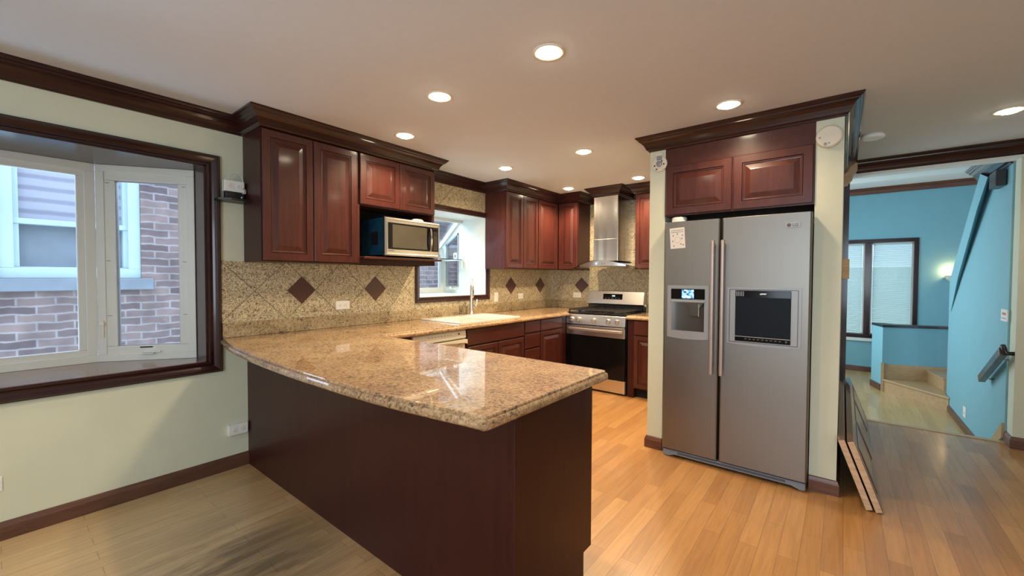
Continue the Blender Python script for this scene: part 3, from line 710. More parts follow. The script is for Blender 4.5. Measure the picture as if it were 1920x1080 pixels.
for bx_, by_, r in ((.80, 4.53, .045), (1.26, 4.53, .05), (.80, 4.78, .04), (1.26, 4.78, .04), (1.03, 4.65, .05)):
    MB().lathe((bx_, by_, .917), (0, 0, 1), [(r, 0), (r, .010), (r*.8, .014), (r*.75, .020), (r*.3, .022)], 20).build('burner', 'cast_iron', ck)
for gx0, gx1 in ((RX0+.012, RX0+.255), (RX0+.262, RX0+.500), (RX0+.507, RX1-.012)):
    mb = MB(); y0, y1 = RY+.03, YB-.12
    for yy in (y0, (y0+y1)/2, y1): mb.box(gx0, gx1, yy-.006, yy+.006, .938, .952)
    for xx in (gx0+.006, (gx0+gx1)/2, gx1-.006): mb.box(xx-.006, xx+.006, y0, y1, .9385, .9515)
    for yy in ((y0*3+y1)/4, (y0+3*y1)/4): mb.box(gx0, gx1, yy-.005, yy+.005, .939, .951)
    for xx in (gx0+.008, gx1-.008):
        for yy in (y0, y1, (y0+y1)/2): mb.box(xx-.007, xx+.007, yy-.007, yy+.007, .917, .94)
    mb.build('grate', 'cast_iron', t, bevel=.002)
B(RX0, RX1, YB-.085, YB-.032, .906, .985).build('backguard_base', 'black_enamel', t, bevel=.003)
bgd = MB().prism([(YB-.100, .988), (YB-.118, 1.000), (YB-.082, 1.158), (YB-.075, 1.163), (YB-.032, 1.163), (YB-.032, .988)], lambda a, b, h: (h, a, b), RX0-.004, RX1+.0).build('backguard', 'stainless', t, bevel=.003)
def bgf(u, v, n): return Vector((u, YB-.1165+(v-1.006)*(.036/.158)-n, v))
quad_box(bgf, .868, 1.132, 1.058, 1.128, -.002, .002).build('display', 'black_glass', bgd)
text_mb('14:8', .026, lambda x, y, z: bgf(1.01+x, 1.102+y, .0025+z), .0004).build('clock_digits', 'display_digits', bgd)
for k in range(5): quad_box(bgf, .90+k*.045, .918+k*.045, 1.070, 1.074, .0015, .0026).build('touch_mark', 'silver_plastic', bgd)
MB().lathe((RX1+.003, YB-.07, .992), (1, 0, 0), [(.016, 0), (.016, .012), (.01, .016)], 14).build('side_knob', 'plastic_white', t)

# ------------------------------------------------------------------ hood
hd = thing('range_hood', 'stainless chimney hood with curved glass canopy above the range', 'range hood', (1.03, 4.8, 1.43))
mb = MB().box(.90, 1.21, 4.60, YB-.011, 1.80, CEIL-.095); mb.build('upper_duct', 'hood_steel', hd, bevel=.002)
B(.898, 1.212, 4.598, YB-.011, 1.535, 1.799).build('lower_duct', 'hood_steel', hd, bevel=.002)
HX0, HX1, HC = .735, 1.335, 1.035
def arc(x, z0, h, half): return z0+h*(1-((x-HC)/half)**2)
n = 20
xs = [HX0+(HX1-HX0)*i/n for i in range(n+1)]
def yf(x): return 4.50+.05*((x-HC)/.3)**2
up = [(x, arc(x, 1.482, .054, .30)) for x in xs]; lo = [(x, 1.470+.004*(1-((x-HC)/.3)**2)) for x in xs]
mb = MB()
for (xa, za), (xb, zb_), (_, la), (_, lb) in zip(up, up[1:], lo, lo[1:]):
    mb.hexa([(xa, yf(xa), la), (xb, yf(xb), lb), (xb, YB-.05, lb), (xa, YB-.05, la)], [(xa, yf(xa), za), (xb, yf(xb), zb_), (xb, YB-.05, zb_), (xa, YB-.05, za)])
vis = mb.build('visor', 'stainless', hd)
MB().lathe((.985, yf(.985)+.001, 1.502), (0, -1, 0), [(.009, 0), (.009, .003)], 14).build('power_light', 'blue_led', vis)
for kx in (1.03, 1.06, 1.09): MB().lathe((kx, yf(kx)+.001, 1.500), (0, -1, 0), [(.005, 0), (.005, .003)], 10).build('button', 'ink', vis)
mb = MB(); n = 26; r1 = []; G0, G1 = .59, 1.48
for i in range(n+1):
    x = G0+(G1-G0)*i/n; s = (x-HC)/.445; z = 1.540-.105*abs(s)**1.7
    y0 = 4.485+.13*s*s
    r1.append([(x, y0, z), (x, YB-.012, z), (x, YB-.012, z+.006), (x, y0, z+.006)])
mb.loft(r1, True, True, False); mb.build('glass_canopy', 'hood_glass', hd)

# ------------------------------------------------------------------ refrigerator
fg = thing('refrigerator', 'stainless side-by-side refrigerator with dispenser and inset television', 'refrigerator', (2.69, 3.5, 0))
FY = 3.125
B(2.248, 3.120, 3.20, 3.86, .03, 1.735).build('cabinet_body', 'silver_plastic' if 0 else 'black_plastic', fg)
def curved_door(x0, x1, z0, z1, bulge=.0):
    n = 10; rings = []
    mb = MB()
    pl = [(x0, FY+.07), (x0, FY+.010), (x0+.003, FY+.004), (x0+.010, FY)]+[(x1-.010, FY), (x1-.003, FY+.004), (x1, FY+.010), (x1, FY+.07)]
    mb.prism(pl, lambda a, b, h: (a, b, h), z0, z1); return mb
dl = curved_door(2.250, 2.627, .062, 1.745).build('freezer_door', 'fridge_steel', fg, bevel=.002)
drr = curved_door(2.640, 3.142, .062, 1.745).build('fridge_door', 'fridge_steel', fg, bevel=.002)
# a black gap behind the doors
B(2.25, 3.135, FY+.0705, 3.1995, .055, 1.735).build('door_gasket', 'black_plastic', fg)
for dd, xh in ((dl, 2.592), (drr, 2.655)):
    mb = MB(); mb.tube([(xh, FY, .700), (xh, FY-.035, .690), (xh, FY-.042, .672)], .011, 10).tube([(xh, FY, 1.560), (xh, FY-.035, 1.572), (xh, FY-.042, 1.588)], .011, 10)
    mb.prism([(xh-.013, FY-.048), (xh-.007, FY-.056), (xh+.007, FY-.056), (xh+.013, FY-.048), (xh+.011, FY-.034), (xh-.011, FY-.034)], lambda a, b, h: (a, b, h), .668, 1.592)
    mb.build('handle', 'handle_metal', dd, bevel=.003)
# dispenser
def panel_curved(x0, x1, z0, z1, sag, hole=None):
    n = 14
    bot = [(x0+(x1-x0)*i/n, z0-sag*(1-(2*i/n-1)**2)) for i in range(n+1)]
    return bot+[(x1, z1), (x0, z1)]
fy = lambda a, b, h: (a, h, b)
X0, X1 = 2.281, 2.566
mb = MB(); po = panel_curved(X0, X1, .902, 1.280, .010)
hole = [(X0+.030, .952), (X1-.030, .952), (X1-.030, 1.158), (X0+.030, 1.158)]
loops = [[Vector((p[0], p[1], 0)) for p in po], [Vector((p[0], p[1], 0)) for p in hole]]
k = len(mb.v); mb.v += [(p.x, FY-.010, p.y) for l in loops for p in l]
for tt in tessellate_polygon(loops): mb.f.append(tuple(i+k for i in tt)); mb.sm.append(False)
mb.loft([[(p[0], FY+.001, p[1]) for p in po], [(p[0], FY-.010, p[1]) for p in po]], True, False)
mb.loft([[(p[0], FY-.010, p[1]) for p in hole], [(p[0], FY-.0002, p[1]) for p in hole]], True, False)
dp = mb.build('dispenser', 'silver_plastic', dl)
# recess: a shallow alcove drawn by its walls, curved back; dark metal stands in for deeper shade
mb = MB(); n = 12
rg = []
for z in (.952, 1.158):
    rg.append([(hole[0][0]+(hole[1][0]-hole[0][0])*i/n, FY-.0095+.0092*math.sin(math.pi*i/n)**.5, z) for i in range(n+1)])
mb.loft(rg, False, False, True); mb.build('dispenser_recess', 'recess_metal', dl)
B(X0+.027, X1-.027, FY-.013, FY-.010, 1.182, 1.256).build('dispenser_panel', 'black_glass', dl)
B(2.384, 2.466, FY-.0145, FY-.013, 1.188, 1.250).build('dispenser_screen', 'lcd_picture', dl)
B(X0+.024, X1-.024, FY-.018, FY-.010, 1.160, 1.172).build('dispenser_shelf', 'silver_plastic', dl, bevel=.002)
MB().prism([(2.40, 1.158), (2.535, 1.158), (2.505, 1.120), (2.503, 1.062), (2.440, 1.062), (2.437, 1.118)], fy, FY-.018, FY-.003).build('dispenser_spout', 'recess_metal', dl, bevel=.003)
B(2.500, 2.506, FY-.026, FY-.018, 1.062, 1.150).build('dispenser_lever', 'chrome', dl)
# television
X0, X1 = 2.682, 3.098
po = panel_curved(X0, X1, .897, 1.272, .012)
tv = MB().prism(po, fy, FY+.001, FY-.012).build('television', 'silver_plastic', drr, bevel=.002)
mb = MB()
for a in ((X0+.014, X1-.016, 1.257, 1.260), (X0+.014, X1-.016, .906, .909), (X0+.014, X0+.017, .909, 1.257), (X1-.019, X1-.016, .909, 1.257)): mb.box(a[0], a[1], FY-.0135, FY-.0125, a[2], a[3])
mb.build('frame_groove', 'black_plastic', tv)
B(X0+.050, X1-.054, FY-.017, FY-.0125, .915, 1.253).build('bezel', 'black_glass', tv, bevel=.002)
B(X0+.051, X1-.056, FY-.0185, FY-.0172, .952, 1.208).build('screen', 'dark_screen', tv)
B(X0+.051, X1-.056, FY-.020, FY-.0172, .945, .949).build('trim_line', 'silver_plastic', tv)
for k in range(5): B(X0+.056+k*.010, X0+.060+k*.010, FY-.0195, FY-.0172, 1.215, 1.247).build('vent_slot', 'silver_plastic', tv)
text_mb('GMV', .012, lambda x, y, z: Vector((2.890+x*1.4, FY-.0185-z, 1.231+y)), .0005, shear=.4).build('logo', 'bright_white', tv)
for k in range(9): B(2.79+k*.024, 2.803+k*.024, FY-.0186, FY-.0172, .930, .936).build('touch_key', 'ink', tv)
MB().lathe((3.022, FY-.0175, .932), (0, -1, 0), [(.006, 0), (.006, .0012)], 16).build('power_ring', 'rail_wood', tv)
# badge
bd = B(3.004, 3.084, FY-.004, FY+.001, 1.651, 1.686).build('badge', 'silver_plastic', drr, bevel=.001)
MB().lathe((3.023, FY-.004, 1.6685), (0, -1, 0), [(.0115, 0), (.0115, .001)], 20).build('emblem', 'ink', bd)
text_mb('LG', .026, lambda x, y, z: Vector((3.057+x, FY-.0048-z, 1.668+y)), .0005).build('lettering', 'ink', bd)
# base grille
mb = MB().prism([(2.256, .052), (3.135, .052), (3.135, .006), (3.105, .004), (3.06, .020), (2.34, .020), (2.30, .004), (2.256, .006)], fy, FY+.012, FY+.06); gr = mb.build('base_grille', 'stone_sill', fg, bevel=.003)
for z in (.031, .039): B(2.36, 3.03, FY+.0105, FY+.0119, z, z+.004).build('grille_slot', 'black_plastic', gr)
for xx in (2.29, 3.10): MB().lathe((xx, FY+.035, 0), (0, 0, 1), [(.018, 0), (.018, .006)], 14).lathe((xx, 3.75, 0), (0, 0, 1), [(.018, 0), (.018, .03)], 14).build('leveling_foot', 'black_plastic', fg)
# items on the refrigerator
nt_ = MB(); fr = lambda u, v: (2.345+u*math.cos(.05)-v*math.sin(.05), 1.625+u*math.sin(.05)+v*math.cos(.05))
q = [fr(-.052, -.075), fr(.052, -.075), fr(.050, .075), fr(-.054, .075)]
no = MB().prism(q, fy, FY-.0002, FY-.0016).build('note_paper', 'paper'); tag(no, 'white handwritten note stuck high on the left refrigerator door', 'note'); OFF[no.name] = tuple(no.location)
mb = MB()
for row in range(2):
    for k in range(9):
        cx, cz = fr(-.04+k*.010, .058-row*.014); mb.box(cx-.0035, cx+.003, FY-.0022, FY-.0017, cz-.004, cz+.003)
for (u, v) in ((-.03, .02), (.0, .03), (.035, .018), (-.035, -.02), (.03, -.005), (-.028, -.055), (.022, -.045), (.038, -.052)):
    cx, cz = fr(u, v); mb.lathe((cx, FY-.0016, cz), (0, -1, 0), [(.006, 0), (.006, .0006)], 7)
for k in range(20):
    a = k/20*6.283; cx, cz = fr(.0+.020*math.cos(a), -.012+.022*math.sin(a)); mb.box(cx-.0015, cx+.0015, FY-.0022, FY-.0017, cz-.0015, cz+.0015)
mb.build('handwriting', 'silver_plastic', no)
pk = MB().lathe((2.318, 3.25, 1.7455), (0, 0, 1), [(.052, 0), (.054, .006), (.054, .040), (.048, .045)], 30).build('round_dish', 'plastic_white'); tag(pk, 'round white plastic disc lying on top of the refrigerator', 'container')

# ------------------------------------------------------------------ microwave
mw = thing('microwave', 'stainless countertop microwave with blue filmed side in the cabinet niche', 'microwave', (.21, 2.26, 1.503))
MY0, MY1, MZ0, MZ1, MX = 1.978, 2.556, 1.510, 1.822, .400
B(.04, MX-.025, MY0+.004, MY1-.004, MZ0+.004, MZ1-.004).build('casing', 'blue_film', mw, bevel=.002)
B(.20, .30, MY0+.0028, MY0+.0038, 1.60, 1.71).build('side_label', 'black_plastic', mw)
mb = MB()
pr = [(0, 0), (0, .024), (.004, .030), (.012, .031), (.020, .026)]
fm = MB().loft(rect_rings(MY0, MY1, MZ0, MZ1, FX(MX-.025), [(0, 0), (0, .022), (.004, .029), (.014, .031), (.020, .028)])).build('front_frame', 'stainless', mw)
B(MX+.003, MX+.0048, MY0+.028, MY1-.018, MZ0+.052, MZ1-.042).build('door_glass', 'black_glass', mw, bevel=.001)
B(MX+.0048, MX+.0056, MY0+.07, MY1-.150, MZ0+.066, MZ1-.056).build('door_window', 'micro_window', mw)
pts = [(MX+.012+.026*math.sin(math.pi*s), MY1-.112-.010*math.sin(math.pi*s), MZ0+.055+.20*s) for s in [k/14 for k in range(15)]]
MB().loft([[(p[0]-.004, p[1]-.009, p[2]), (p[0]+.005, p[1]-.007, p[2]), (p[0]+.005, p[1]+.007, p[2]), (p[0]-.004, p[1]+.009, p[2])] for p in pts]).build('door_handle', 'chrome', mw, bevel=.002)
kp = B(MX+.0048, MX+.0058, MY1-.075, MY1-.028, MZ0+.062, MZ1-.05).build('control_panel', 'black_plastic', mw)
for r in range(7):
    for c in range(3): B(MX+.0058, MX+.0066, MY1-.071+c*.014, MY1-.061+c*.014, MZ0+.070+r*.018, MZ0+.080+r*.018).build('key', 'silver_plastic' if 0 else 'rail_wood', kp)
B(MX+.0058, MX+.0066, MY1-.071, MY1-.033, MZ1-.078, MZ1-.058).build('display', 'black_glass', kp)
B(MX+.0035, MX+.0045, MY0+.03, MY0+.085, MZ0+.036, MZ0+.042).build('maker_name', 'ink', mw)
for yy in (MY0+.05, MY1-.05):
    MB().lathe((.33, yy, 1.4965), (0, 0, 1), [(.014, 0), (.014, .0175)], 12).lathe((.09, yy, 1.4965), (0, 0, 1), [(.014, 0), (.014, .0175)], 12).build('foot', 'black_plastic', mw)
ds = MB().lathe((.27, 2.40, 1.8205), (0, 0, 1), [(.055, 0), (.064, .012), (.064, .020), (.050, .032), (.02, .037)], 26).build('plastic_lid', 'clear_plastic'); tag(ds, 'low round translucent plastic lid lying on top of the microwave', 'lid')

# ------------------------------------------------------------------ outlets and switches
def outlet_h(fr, u, v, label, w=.115, h=.071, single=False, group=None, name='wall_outlet', th=.006):
    c = fr(u, v, 0); t = thing(name, label, 'outlet', tuple(fr(u, v-h/2, 0)), group)
    MB().loft(rect_rings(u-w/2, u+w/2, v-h/2, v+h/2, fr, [(0, .0005), (0, th-.002), (.003, th)])).build('cover_plate', 'plastic_white', t)
    for du in ((0,) if single else (-.024, .024)):
        o0 = fr(u+du, v, th); nn = (fr(u, v, 1)-fr(u, v, 0))
        rc = MB().lathe(o0, nn, [(.0165, 0), (.0165, .002), (.015, .003)], 20).build('receptacle', 'plastic_white', t)
        mb = MB()
        for dv in (-.006, .006): quad_box(fr, u+du-.004, u+du+.006, v+dv-.001, v+dv+.001, th+.003, th+.0036, mb)
        quad_box(fr, u+du-.010, u+du-.007, v-.002, v+.002, th+.003, th+.0036, mb)
        mb.build('slots', 'ink', rc)
    return t
outlet_h(FX(.0105), 1.830, 1.096, 'white outlet on the backsplash between the two left diamond insets', .122)
outlet_h(FX(.0105), 4.288, 1.092, 'white outlet on the backsplash right of the sink window switch', .105)
outlet_h(FNY(YB-.0105), .436, 1.094, 'white outlet on the end wall backsplash left of the range', .120)
tt = outlet_h(FX(.0), 1.047, .272, 'white surface outlet low on the wall beside the peninsula', .118, .072, th=.030)
outlet_h(FX(.0), -.047, .285, 'white outlet low on the wall under the bay, cut by the photo edge', .115, .075)
sw = thing('light_switch', 'white rocker switch on the backsplash just right of the sink window', 'switch', (.0105, 3.80, 1.035))
f = FX(.0105)
MB().loft(rect_rings(3.768, 3.838, 1.036, 1.152, f, [(0, .0005), (0, .004), (.003, .006)])).build('cover_plate', 'plastic_white', sw)
quad_box(f, 3.788, 3.818, 1.062, 1.126, .006, .009).build('rocker', 'plastic_white', sw, bevel=.002)
sw = thing('wall_plate', 'small white plate with faint red print high on the turquoise stair wall', 'wall plate', (XW, 5.21, .99))
f = FNX(XW)
quad_box(f, 5.14, 5.30, .985, 1.085, .0005, .010).build('plate', 'plastic_white', sw, bevel=.002)
for k in range(4): quad_box(f, 5.165+k*.026, 5.180+k*.026, 1.038, 1.058, .0101, .011).build('printed_letter', 'red_ink', sw)
quad_box(f, 5.155, 5.285, 1.008, 1.013, .0101, .011).build('printed_line', 'red_ink', sw)
outlet_h(FNX(XW), 6.53, -.105, 'small white outlet low on the turquoise stair wall', .115, .115)

# corner shelf with outlet strip
sh = tag(MB().prism([(.001, .925), (.001, 1.097), (.145, 1.097), (.145, .985), (.10, .925)], lambda a, b, h: (a, b, h), 1.838, 1.852).build('corner_shelf', 'black_plastic', bevel=.002), 'small black shelf on the wall between bay casing and cabinet', 'shelf')
sh = tag(B(.03, .075, .975, 1.085, 1.8525, 1.905).build('router_box', 'black_plastic', bevel=.003), 'small black box standing on the corner shelf under the outlet block', 'electronics')
OFF[sh.name] = tuple(sh.location)
MB().lathe((.075, 1.068, 1.872), (1, 0, 0), [(.005, 0), (.005, .002)], 12).build('front_button', 'plastic_white', sh)
ob = outlet_h(FX(.020), 1.030, 1.943, 'white outlet block standing on the black box above the corner shelf', .120, .074, th=.050, name='outlet_block')
cb_ = MB().tube([(.074, .993, 1.985)]+[(.076, 1.035+.042*math.cos(a), 1.985+.045*math.sin(a)) for a in [math.pi-k*math.pi/12 for k in range(13)]]+[(.085, 1.079, 1.95), (.085, 1.070, 1.925)], .0035, 8).tube([(.03, 1.082, 1.955), (.05, 1.090, 1.945), (.075, 1.094, 1.92), (.085, 1.088, 1.90), (.08, 1.07, 1.898)], .003, 8).build('power_cable', 'rubber_cable'); tag(cb_, 'looped thin white cable over the outlet block on the corner shelf', 'cable')

# ------------------------------------------------------------------ smoke alarms
def alarm(loc, ax, r, label, name='smoke_alarm', mat='plastic_cream'):
    t = thing(name, label, 'smoke alarm', loc)
    MB().lathe(loc, ax, [(r*.9, 0.0005), (r*.92, .008), (r, .010), (r, .024), (r*.93, .032), (r*.80, .035)], 40).build('cover', mat, t)
    return t
a1 = alarm((3.213, 3.2095, 2.199), (0, -1, 0), .067, 'round white smoke alarm on the alcove wall right of the fridge cabinet')
for dx, dz, r in ((-.046, -.004, .006), (-.018, -.046, .009), (.0, -.043, .005)): MB().lathe((3.213+dx, 3.2095-.033, 2.199+dz), (0, -1, 0), [(r, 0), (r, .003)], 12).build('vent', 'silver_plastic', a1)
a2 = thing('smoke_alarm', 'open backed white smoke alarm hanging left of the fridge cabinet', 'smoke alarm', (2.180, 3.2095, 2.20))
MB().lathe((2.180, 3.2095, 2.205), (0, -1, 0), [(.058, .0005), (.058, .012), (.054, .016)], 36).build('base_plate', 'plastic_cream', a2)
B(2.150, 2.205, 3.195, 3.209, 2.245, 2.292).build('mounting_bracket', 'plastic_cream', a2, bevel=.004)
MB().lathe((2.180, 3.193, 2.205), (0, -1, 0), [(.022, 0), (.020, .012), (.010, .014)], 24).box(2.165, 2.200, 3.176, 3.193, 2.235, 2.262).build('chamber', 'silver_plastic', a2, bevel=.001)
for dx, dz in ((-.035, -.01), (.035, -.005), (-.02, -.038), (.02, .02)): MB().lathe((2.18+dx, 3.1935, 2.205+dz), (0, -1, 0), [(.006, 0), (.006, .003)], 10).build('terminal', 'oak_trim', a2)
alarm((3.450, 4.134, CEIL), (0, 0, -1), .070, 'round white smoke alarm on the ceiling beyond the fridge cabinet', mat='plastic_white')

# ------------------------------------------------------------------ recessed lights
def can(x, y, label):
    t = thing('recessed_light', label, 'ceiling light', (x, y, CEIL-.011), 'recessed lights in the kitchen ceiling')
    mb = MB(); n = 36
    pr = [(.078, -.0005), (.078, -.003), (.068, -.006), (.060, -.0030), (.046, -.0012)]
    rings = [[(x+r*math.cos(2*math.pi*i/n), y+r*math.sin(2*math.pi*i/n), CEIL+z) for i in range(n)] for r, z in pr]
    mb.loft(rings, True, False, True); mb.build('trim_ring', 'can_trim', t)
    MB().lathe((x, y, CEIL-.0008), (0, 0, -1), [(.050, 0), (.049, .006), (.040, .013), (.022, .018), (.002, .020)], 30).build('bulb', 'bulb', t)
    return t
LBL = ['recessed ceiling light largest and nearest the camera', 'recessed ceiling light over the peninsula, second from the left', 'recessed ceiling light in front of the tall cabinet near the microwave',
       'recessed ceiling light in front of the sink window', 'recessed ceiling light at the middle of the kitchen ceiling', 'recessed ceiling light in front of the fridge cabinet crown',
       'small recessed ceiling light near the corner cabinets', 'small recessed ceiling light right of the hood crown', 'recessed ceiling light at the right edge of the photo']
proto = can(*CANS[0], LBL[0])
for (x, y), l in zip(CANS[1:]+CANS_BEHIND, LBL[1:]+['unseen recessed ceiling light added behind the camera']*3):
    c = copy_tree(proto); c.location = (x, y, CEIL-.011); c['label'] = l

# ================================================================== passage and lower room
# trim and blocks at the end of the alcove wall
struct(B(3.2855, 3.328, 4.985, 5.028, 0, 2.285).build('trim_13', 'dark_trim'))
tag(MB().prism([(3.286, 2.19), (3.308, 2.19), (3.325, 2.22), (3.345, 2.245), (3.350, 2.30), (3.378, 2.325), (3.380, CEIL-.002), (3.286, CEIL-.002)], lambda a, b, h: (a, h, b), 4.954, 4.984).build('wood_block', 'raw_wood'), 'pale bare wood block closing the end of the crown moulding', 'wood block')
tag(B(3.2865, 3.338, 4.90, 4.95, 1.33, 1.515).build('wood_block', 'raw_wood', bevel=.003), 'small pale wood block fixed halfway up the alcove wall edge', 'wood block')

# loose door leaves leaning on the alcove wall
def leaf(xb, label):
    L, Wd, th = 2.02, .400, .034
    dx = -.135; hgt = math.sqrt(Wd*Wd-dx*dx)
    ux = Vector((dx/Wd, 0, hgt/Wd)); nx = Vector((hgt/Wd, 0, -dx/Wd))
    o0 = Vector((xb, 3.11, .0005))
    fn = lambda u, v, n: o0+Vector((0, u, 0))+ux*v+nx*n
    t = thing('cabinet_door_leaf', label, 'door leaf', (xb, 4.1, 0), 'loose door leaves leaning beside the refrigerator wall')
    quad_box(fn, .004, L, 0, Wd, 0, th).build('slab', 'leaf_wood', t, bevel=.002)
    quad_box(fn, 0, .0035, 0.001, Wd-.004, .002, th-.002).build('bare_end_grain', 'raw_wood', t)
    for a, b in ((.10, .62), (.70, 1.30), (1.38, 1.92)):
        MB().loft(rect_rings(a, b, .07, Wd-.07, lambda u, v, n: fn(u, v, th+n), [(0, 0), (0, .001), (.008, .0035), (.014, .001), (.03, .001), (.05, .003)])).build('raised_panel', 'leaf_wood', t)
        mb = MB()
        for q in ((a-.006, b+.006, .064, .070), (a-.006, b+.006, Wd-.07, Wd-.064), (a-.006, a, .07, Wd-.07), (b, b+.006, .07, Wd-.07)):
            quad_box(lambda u, v, n: fn(u, v, th+n), q[0], q[1], q[2], q[3], 0, .0012, mb)
        mb.build('groove', 'dark_void', t)
    return t
leaf(3.422, 'dark panelled door leaf leaning directly on the alcove wall, the rear one')
leaf(3.465, 'dark panelled door leaf leaning in front of the other leaf, the outer one')

# lower room shell
LX0 = 2.0; LCE = 2.915
struct(B(LX0, XR+1.5, YE, YF+.3, LOW-.08, LOW).build('floor_lower', 'oak_floor_lower'))
struct(B(3.285, XR, YE, YE+.27, LOW+.0005, LOW+.155).build('floor_step', 'light_wood'))
struct(B(3.285, XW+.02, YE-.045, YE+.012, .0005, .005).build('trim_14', 'light_wood'))
# far wall with window hole
wf = MB(); hw = [(3.155, 4.27, .29, 2.02)]
ys = sorted({LX0, XR+1.5, 3.155, 4.27})
for a, b in zip(ys, ys[1:]):
    if (a, b) == (3.155, 4.27): wf.box(a, b, YF, YF+.15, LOW, .29).box(a, b, YF, YF+.15, 2.02, LCE)
    else: wf.box(a, b, YF, YF+.15, LOW, LCE)
struct(wf.build('wall_far', 'wall_turquoise'))
struct(B(LX0-.15, LX0, YE, YF+.15, LOW, LCE).build('wall_lower_left', 'wall_turquoise'))
struct(B(XR+1.5, XR+1.65, YE, YF+.15, LOW, LCE).build('wall_lower_right', 'wall_turquoise'))
struct(B(LX0-.15, XR+1.65, 6.12, YF+.15, LCE, LCE+.1).build('ceiling_lower', 'white_ceiling'))
struct(B(LX0-.15, XR+1.65, 6.02, 6.12, CEIL+.1, LCE+.1).box(LX0-.15, XR+1.65, YE, 6.12, CEIL-.004, CEIL-.0005).build('ceiling_drop', 'wall_turquoise' if 0 else 'white_ceiling'))
struct(B(LX0, 3.285, YE, YE+.01, LOW, CEIL-.005).box(3.285, XR, YE-.002, YE, LOW, -.0605).build('wall_lower_near', 'wall_turquoise'))
struct(sweep([(LX0, YF), (XR+1.5, YF)], [(0, 2.805), (.02, 2.805), (.028, 2.83), (.034, 2.86), (.03, 2.885), (.05, 2.905), (.05, 2.914), (0, 2.914)], -1).build('trim_15', 'oak_trim_x'))
baseboard('baseboard_far', [(LX0, YF), (XR+1.5, YF)], -1, 'oak_trim_x', LOW)
# window in the far wall with blinds
w5 = MB(); f = FNY(YF)
frame_rect(w5, 3.155, 4.27, .29, 2.02, .06, f, -.10, .02); quad_box(f, 3.585, 3.672, .35, 1.96, -.10, .02, w5)
w5 = struct(w5.build('window_5', 'dark_trim', bevel=.004))
for a, b in ((3.215, 3.585), (3.672, 4.21)):
    quad_box(f, a, b, .35, 1.96, -.092, -.088).build('glass_pane', 'window_glass', w5)
    mb = MB(); frame_rect(mb, a, b, .35, 1.96, .022, f, -.09, -.06); mb.build('sash', 'vinyl_white', w5)
    mb = MB(); k = 0; z = .38
    while z < 1.93:
        mb.add([f(a+.026, z, -.058), f(b-.026, z, -.058), f(b-.026, z+.019, -.040), f(a+.026, z+.019, -.040)], [(0, 1, 2, 3)])
        z += .0215
    quad_box(f, a+.024, b-.024, 1.925, 1.95, -.06, -.03, mb); quad_box(f, a+.024, b-.024, .36, .375, -.06, -.035, mb)
    mb.build('venetian_blind', 'blinds', w5)
struct(B(3.12, 4.30, YF-.05, YF, .235, .288).build('trim_16', 'vinyl_white'))
# garden backdrop outside far window: hedge
hg = B(1.0, 7.0, 13.0, 13.6, -1.0, 1.6).build('garden_hedge', 'wall_paint'); tag(hg, 'pale green garden hedge glimpsed behind the blinds of the far window', 'hedge')

# turquoise stair wall
wallpoly = [(YE, LOW), (7.55, LOW), (7.555, 1.327), (6.20, 2.389), (6.18, CEIL-.005), (YE, CEIL-.005)]
struct(MB().prism(wallpoly, lambda a, b, h: (h, a, b), XW, XW+.11).build('wall_stair', 'wall_turquoise'))
band = []
for wl_, fl, fr_, wr, xf_ in (((6.201, 2.389), (5.848, 2.329), (5.579, 2.248), (5.803, 2.282), 4.29), ((6.585, 2.094), (6.211, 2.051), (5.927, 2.013), (6.094, 2.029), 4.29),
                              ((7.553, 1.327), (7.303, 1.328), (6.854, 1.353), (6.919, 1.353), 4.315), ((7.559, .928), (7.523, .930), (7.392, .938), (7.394, .932), 4.345)):
    band.append([(XW-.0005, *wl_), (xf_, *fl), (xf_, *fr_), (XW-.0005, *wr)])
struct(MB().loft(band).build('trim_17', 'wall_turquoise'))
struct(sweep([(XW, 6.10), (XW, YE)], crown_prof(CEIL-.005, 1.25), -1).build('trim_18', 'dark_trim'))
baseboard('baseboard_stair', [(XW, 7.55), (XW, YE+.27)], -1, 'oak_trim', LOW, .085)
struct(MB().prism([(YE+.40, LOW+.09), (YE+.40, LOW+.16), (YE+.005, .155), (YE+.005, .03)], lambda a, b, h: (h, a, b), XW-.016, XW-.0005).build('trim_19', 'light_wood'))
# speaker
sp_ = thing('wall_speaker', 'small black box speaker high on the turquoise stair wall', 'speaker', (4.30, 5.36, 2.115))
B(4.286, 4.346, 5.29, 5.50, 2.120, 2.256).build('speaker_box', 'black_plastic', sp_, bevel=.004)
for k in range(7): B(4.283, 4.2859, 5.30, 5.49, 2.132+k*.017, 2.139+k*.017).build('side_rib', 'rail_wood', sp_)
B(4.30, 4.349, 5.38, 5.44, 2.256, 2.268).build('bracket', 'silver_plastic', sp_)
# handrail
hr = thing('handrail', 'short dark wooden handrail sloping down the turquoise stair wall', 'handrail', (XW, 5.5, .4))
A0 = Vector((XW-.055, 4.985, .762)); A1 = Vector((XW-.055, 5.60, .43)); d = (A1-A0).normalized(); upv = Vector((0, -d.z, d.y))
sec = [(-.021, -.035), (.021, -.035), (.021, .025), (.012, .038), (-.012, .038), (-.021, .025)]
MB().loft([[A+Vector((1, 0, 0))*a+upv*b for a, b in sec] for A in (A0, A1)]).build('rail', 'rail_wood', hr, bevel=.003)
MB().tube([A0+Vector((.053, -.03, -.01)), A0+Vector((.01, -.03, -.01)), A0+Vector((0, -.02, .03)), A0+Vector((0, 0, .045))], .017, 10).build('end_cap', 'black_plastic', hr)
MB().tube([A1+Vector((.054, -.10, .02)), A1+Vector((.0, -.10, .02))], .008, 8).build('wall_bracket', 'nickel', hr)
MB().tube([A0+Vector((.054, .12, -.08)), A0+Vector((.0, .12, -.07))], .008, 8).build('wall_bracket', 'nickel', hr)
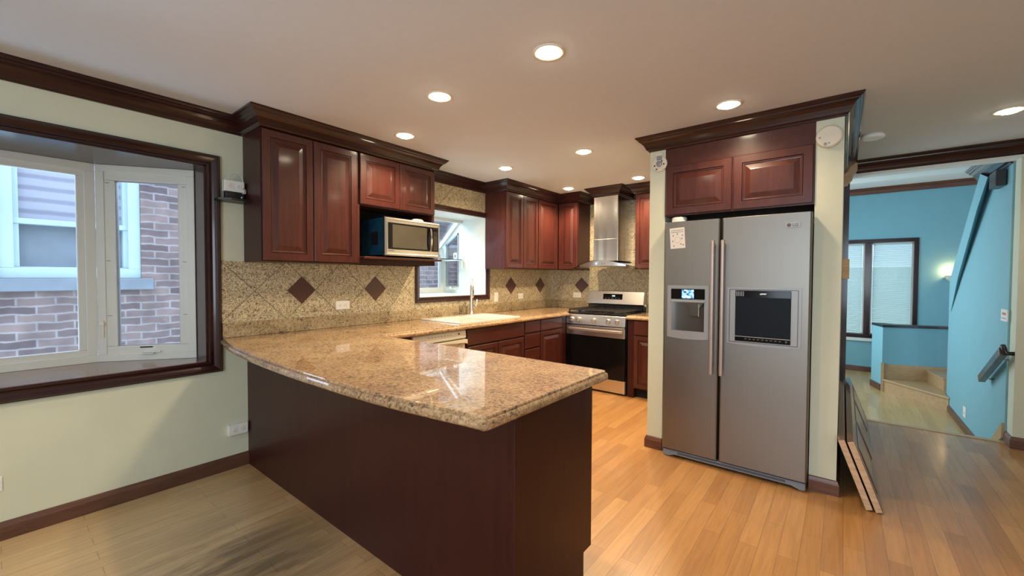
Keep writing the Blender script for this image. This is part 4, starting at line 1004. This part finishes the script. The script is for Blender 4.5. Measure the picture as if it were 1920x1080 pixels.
# winder stair
ws = thing('winder_stair', 'oak winder steps turning up behind the turquoise wall', 'stairs', (4.1, 8.0, LOW))
f = lambda a, b, h: (a, b, h)
s1 = MB().prism([(3.785, 8.095), (4.345, 7.36), (4.345, 7.60), (4.9, 7.60), (4.9, 8.52), (4.36, 8.34), (3.785, 8.11)], f, LOW, -.155).build('riser', 'oak_trim_x' if 0 else 'light_wood', ws)
MB().prism([(3.765, 8.090), (4.345, 7.33), (4.345, 7.60), (4.9, 7.60), (4.9, 8.52), (4.36, 8.34), (3.785, 8.11)], f, -.1545, -.130).build('tread', 'light_wood', ws, bevel=.004)
MB().prism([(4.26, 8.295), (4.345, 7.75), (4.346, 7.70), (4.9, 7.70), (4.9, 8.50)], f, -.1295, .015).build('riser', 'light_wood', ws)
MB().prism([(4.24, 8.285), (4.335, 7.70), (4.9, 7.68), (4.9, 8.50)], f, .0155, .038).build('tread', 'light_wood', ws, bevel=.004)
# half wall round the stair
kw = [(3.66, 8.44), (3.765, 8.125), (3.95, 8.185), (4.15, 8.258), (4.36, 8.35), (4.9, 8.53), (4.9, 8.64), (4.36, 8.46), (4.10, 8.36), (3.90, 8.31), (3.78, 8.47)]
k0 = thing('half_wall', 'low turquoise half wall curving behind the winder steps with dark cap', 'half wall', (4.0, 8.4, LOW))
MB().prism(kw, f, LOW, .625).build('wall_body', 'wall_turquoise', k0)
cap = [(3.65, 8.45), (3.755, 8.105), (3.95, 8.165), (4.15, 8.238), (4.36, 8.33), (4.9, 8.51), (4.9, 8.66), (4.36, 8.48), (4.10, 8.38), (3.90, 8.33), (3.79, 8.49)]
MB().prism(cap, f, .6255, .660).build('cap', 'black_plastic', k0, bevel=.004)
MB().prism([(3.757, 8.100), (3.765, 8.122), (4.36, 8.347), (4.9, 8.527), (4.9, 8.50), (4.36, 8.325)], f, -.1290, .085).box(3.752, 3.785, 8.085, 8.118, LOW, .105).build('stair_skirt', 'light_wood', k0)
MB().prism([(3.645, 8.44), (3.745, 8.11), (3.764, 8.122), (3.66, 8.44)], f, LOW, LOW+.09).build('base_trim', 'oak_trim', k0)
# sconce on the far wall
sc = thing('wall_sconce', 'glowing uplight sconce on the far wall peeking past the stair wall', 'sconce', (4.62, YF-.06, 1.30))
MB().lathe((4.63, YF-.07, 1.30), (0, 0, 1), [(.02, 0), (.05, .03), (.066, .09), (.060, .09), (.03, .03)], 20, cap=False).build('shade', 'plastic_cream', sc)
MB().lathe((4.63, YF-.07, 1.34), (0, 0, 1), [(.015, 0), (.022, .025), (.012, .045)], 14).build('lamp', 'sconce_glass', sc)
L = bpy.data.lights.new('sconce_lamp', 'POINT'); L.energy = 3.0; L.color = (1, .56, .22); L.shadow_soft_size = .03
o = bpy.data.objects.new('sconce_lamp', L); o.location = (4.63, YF-.075, 1.46); COL.objects.link(o)
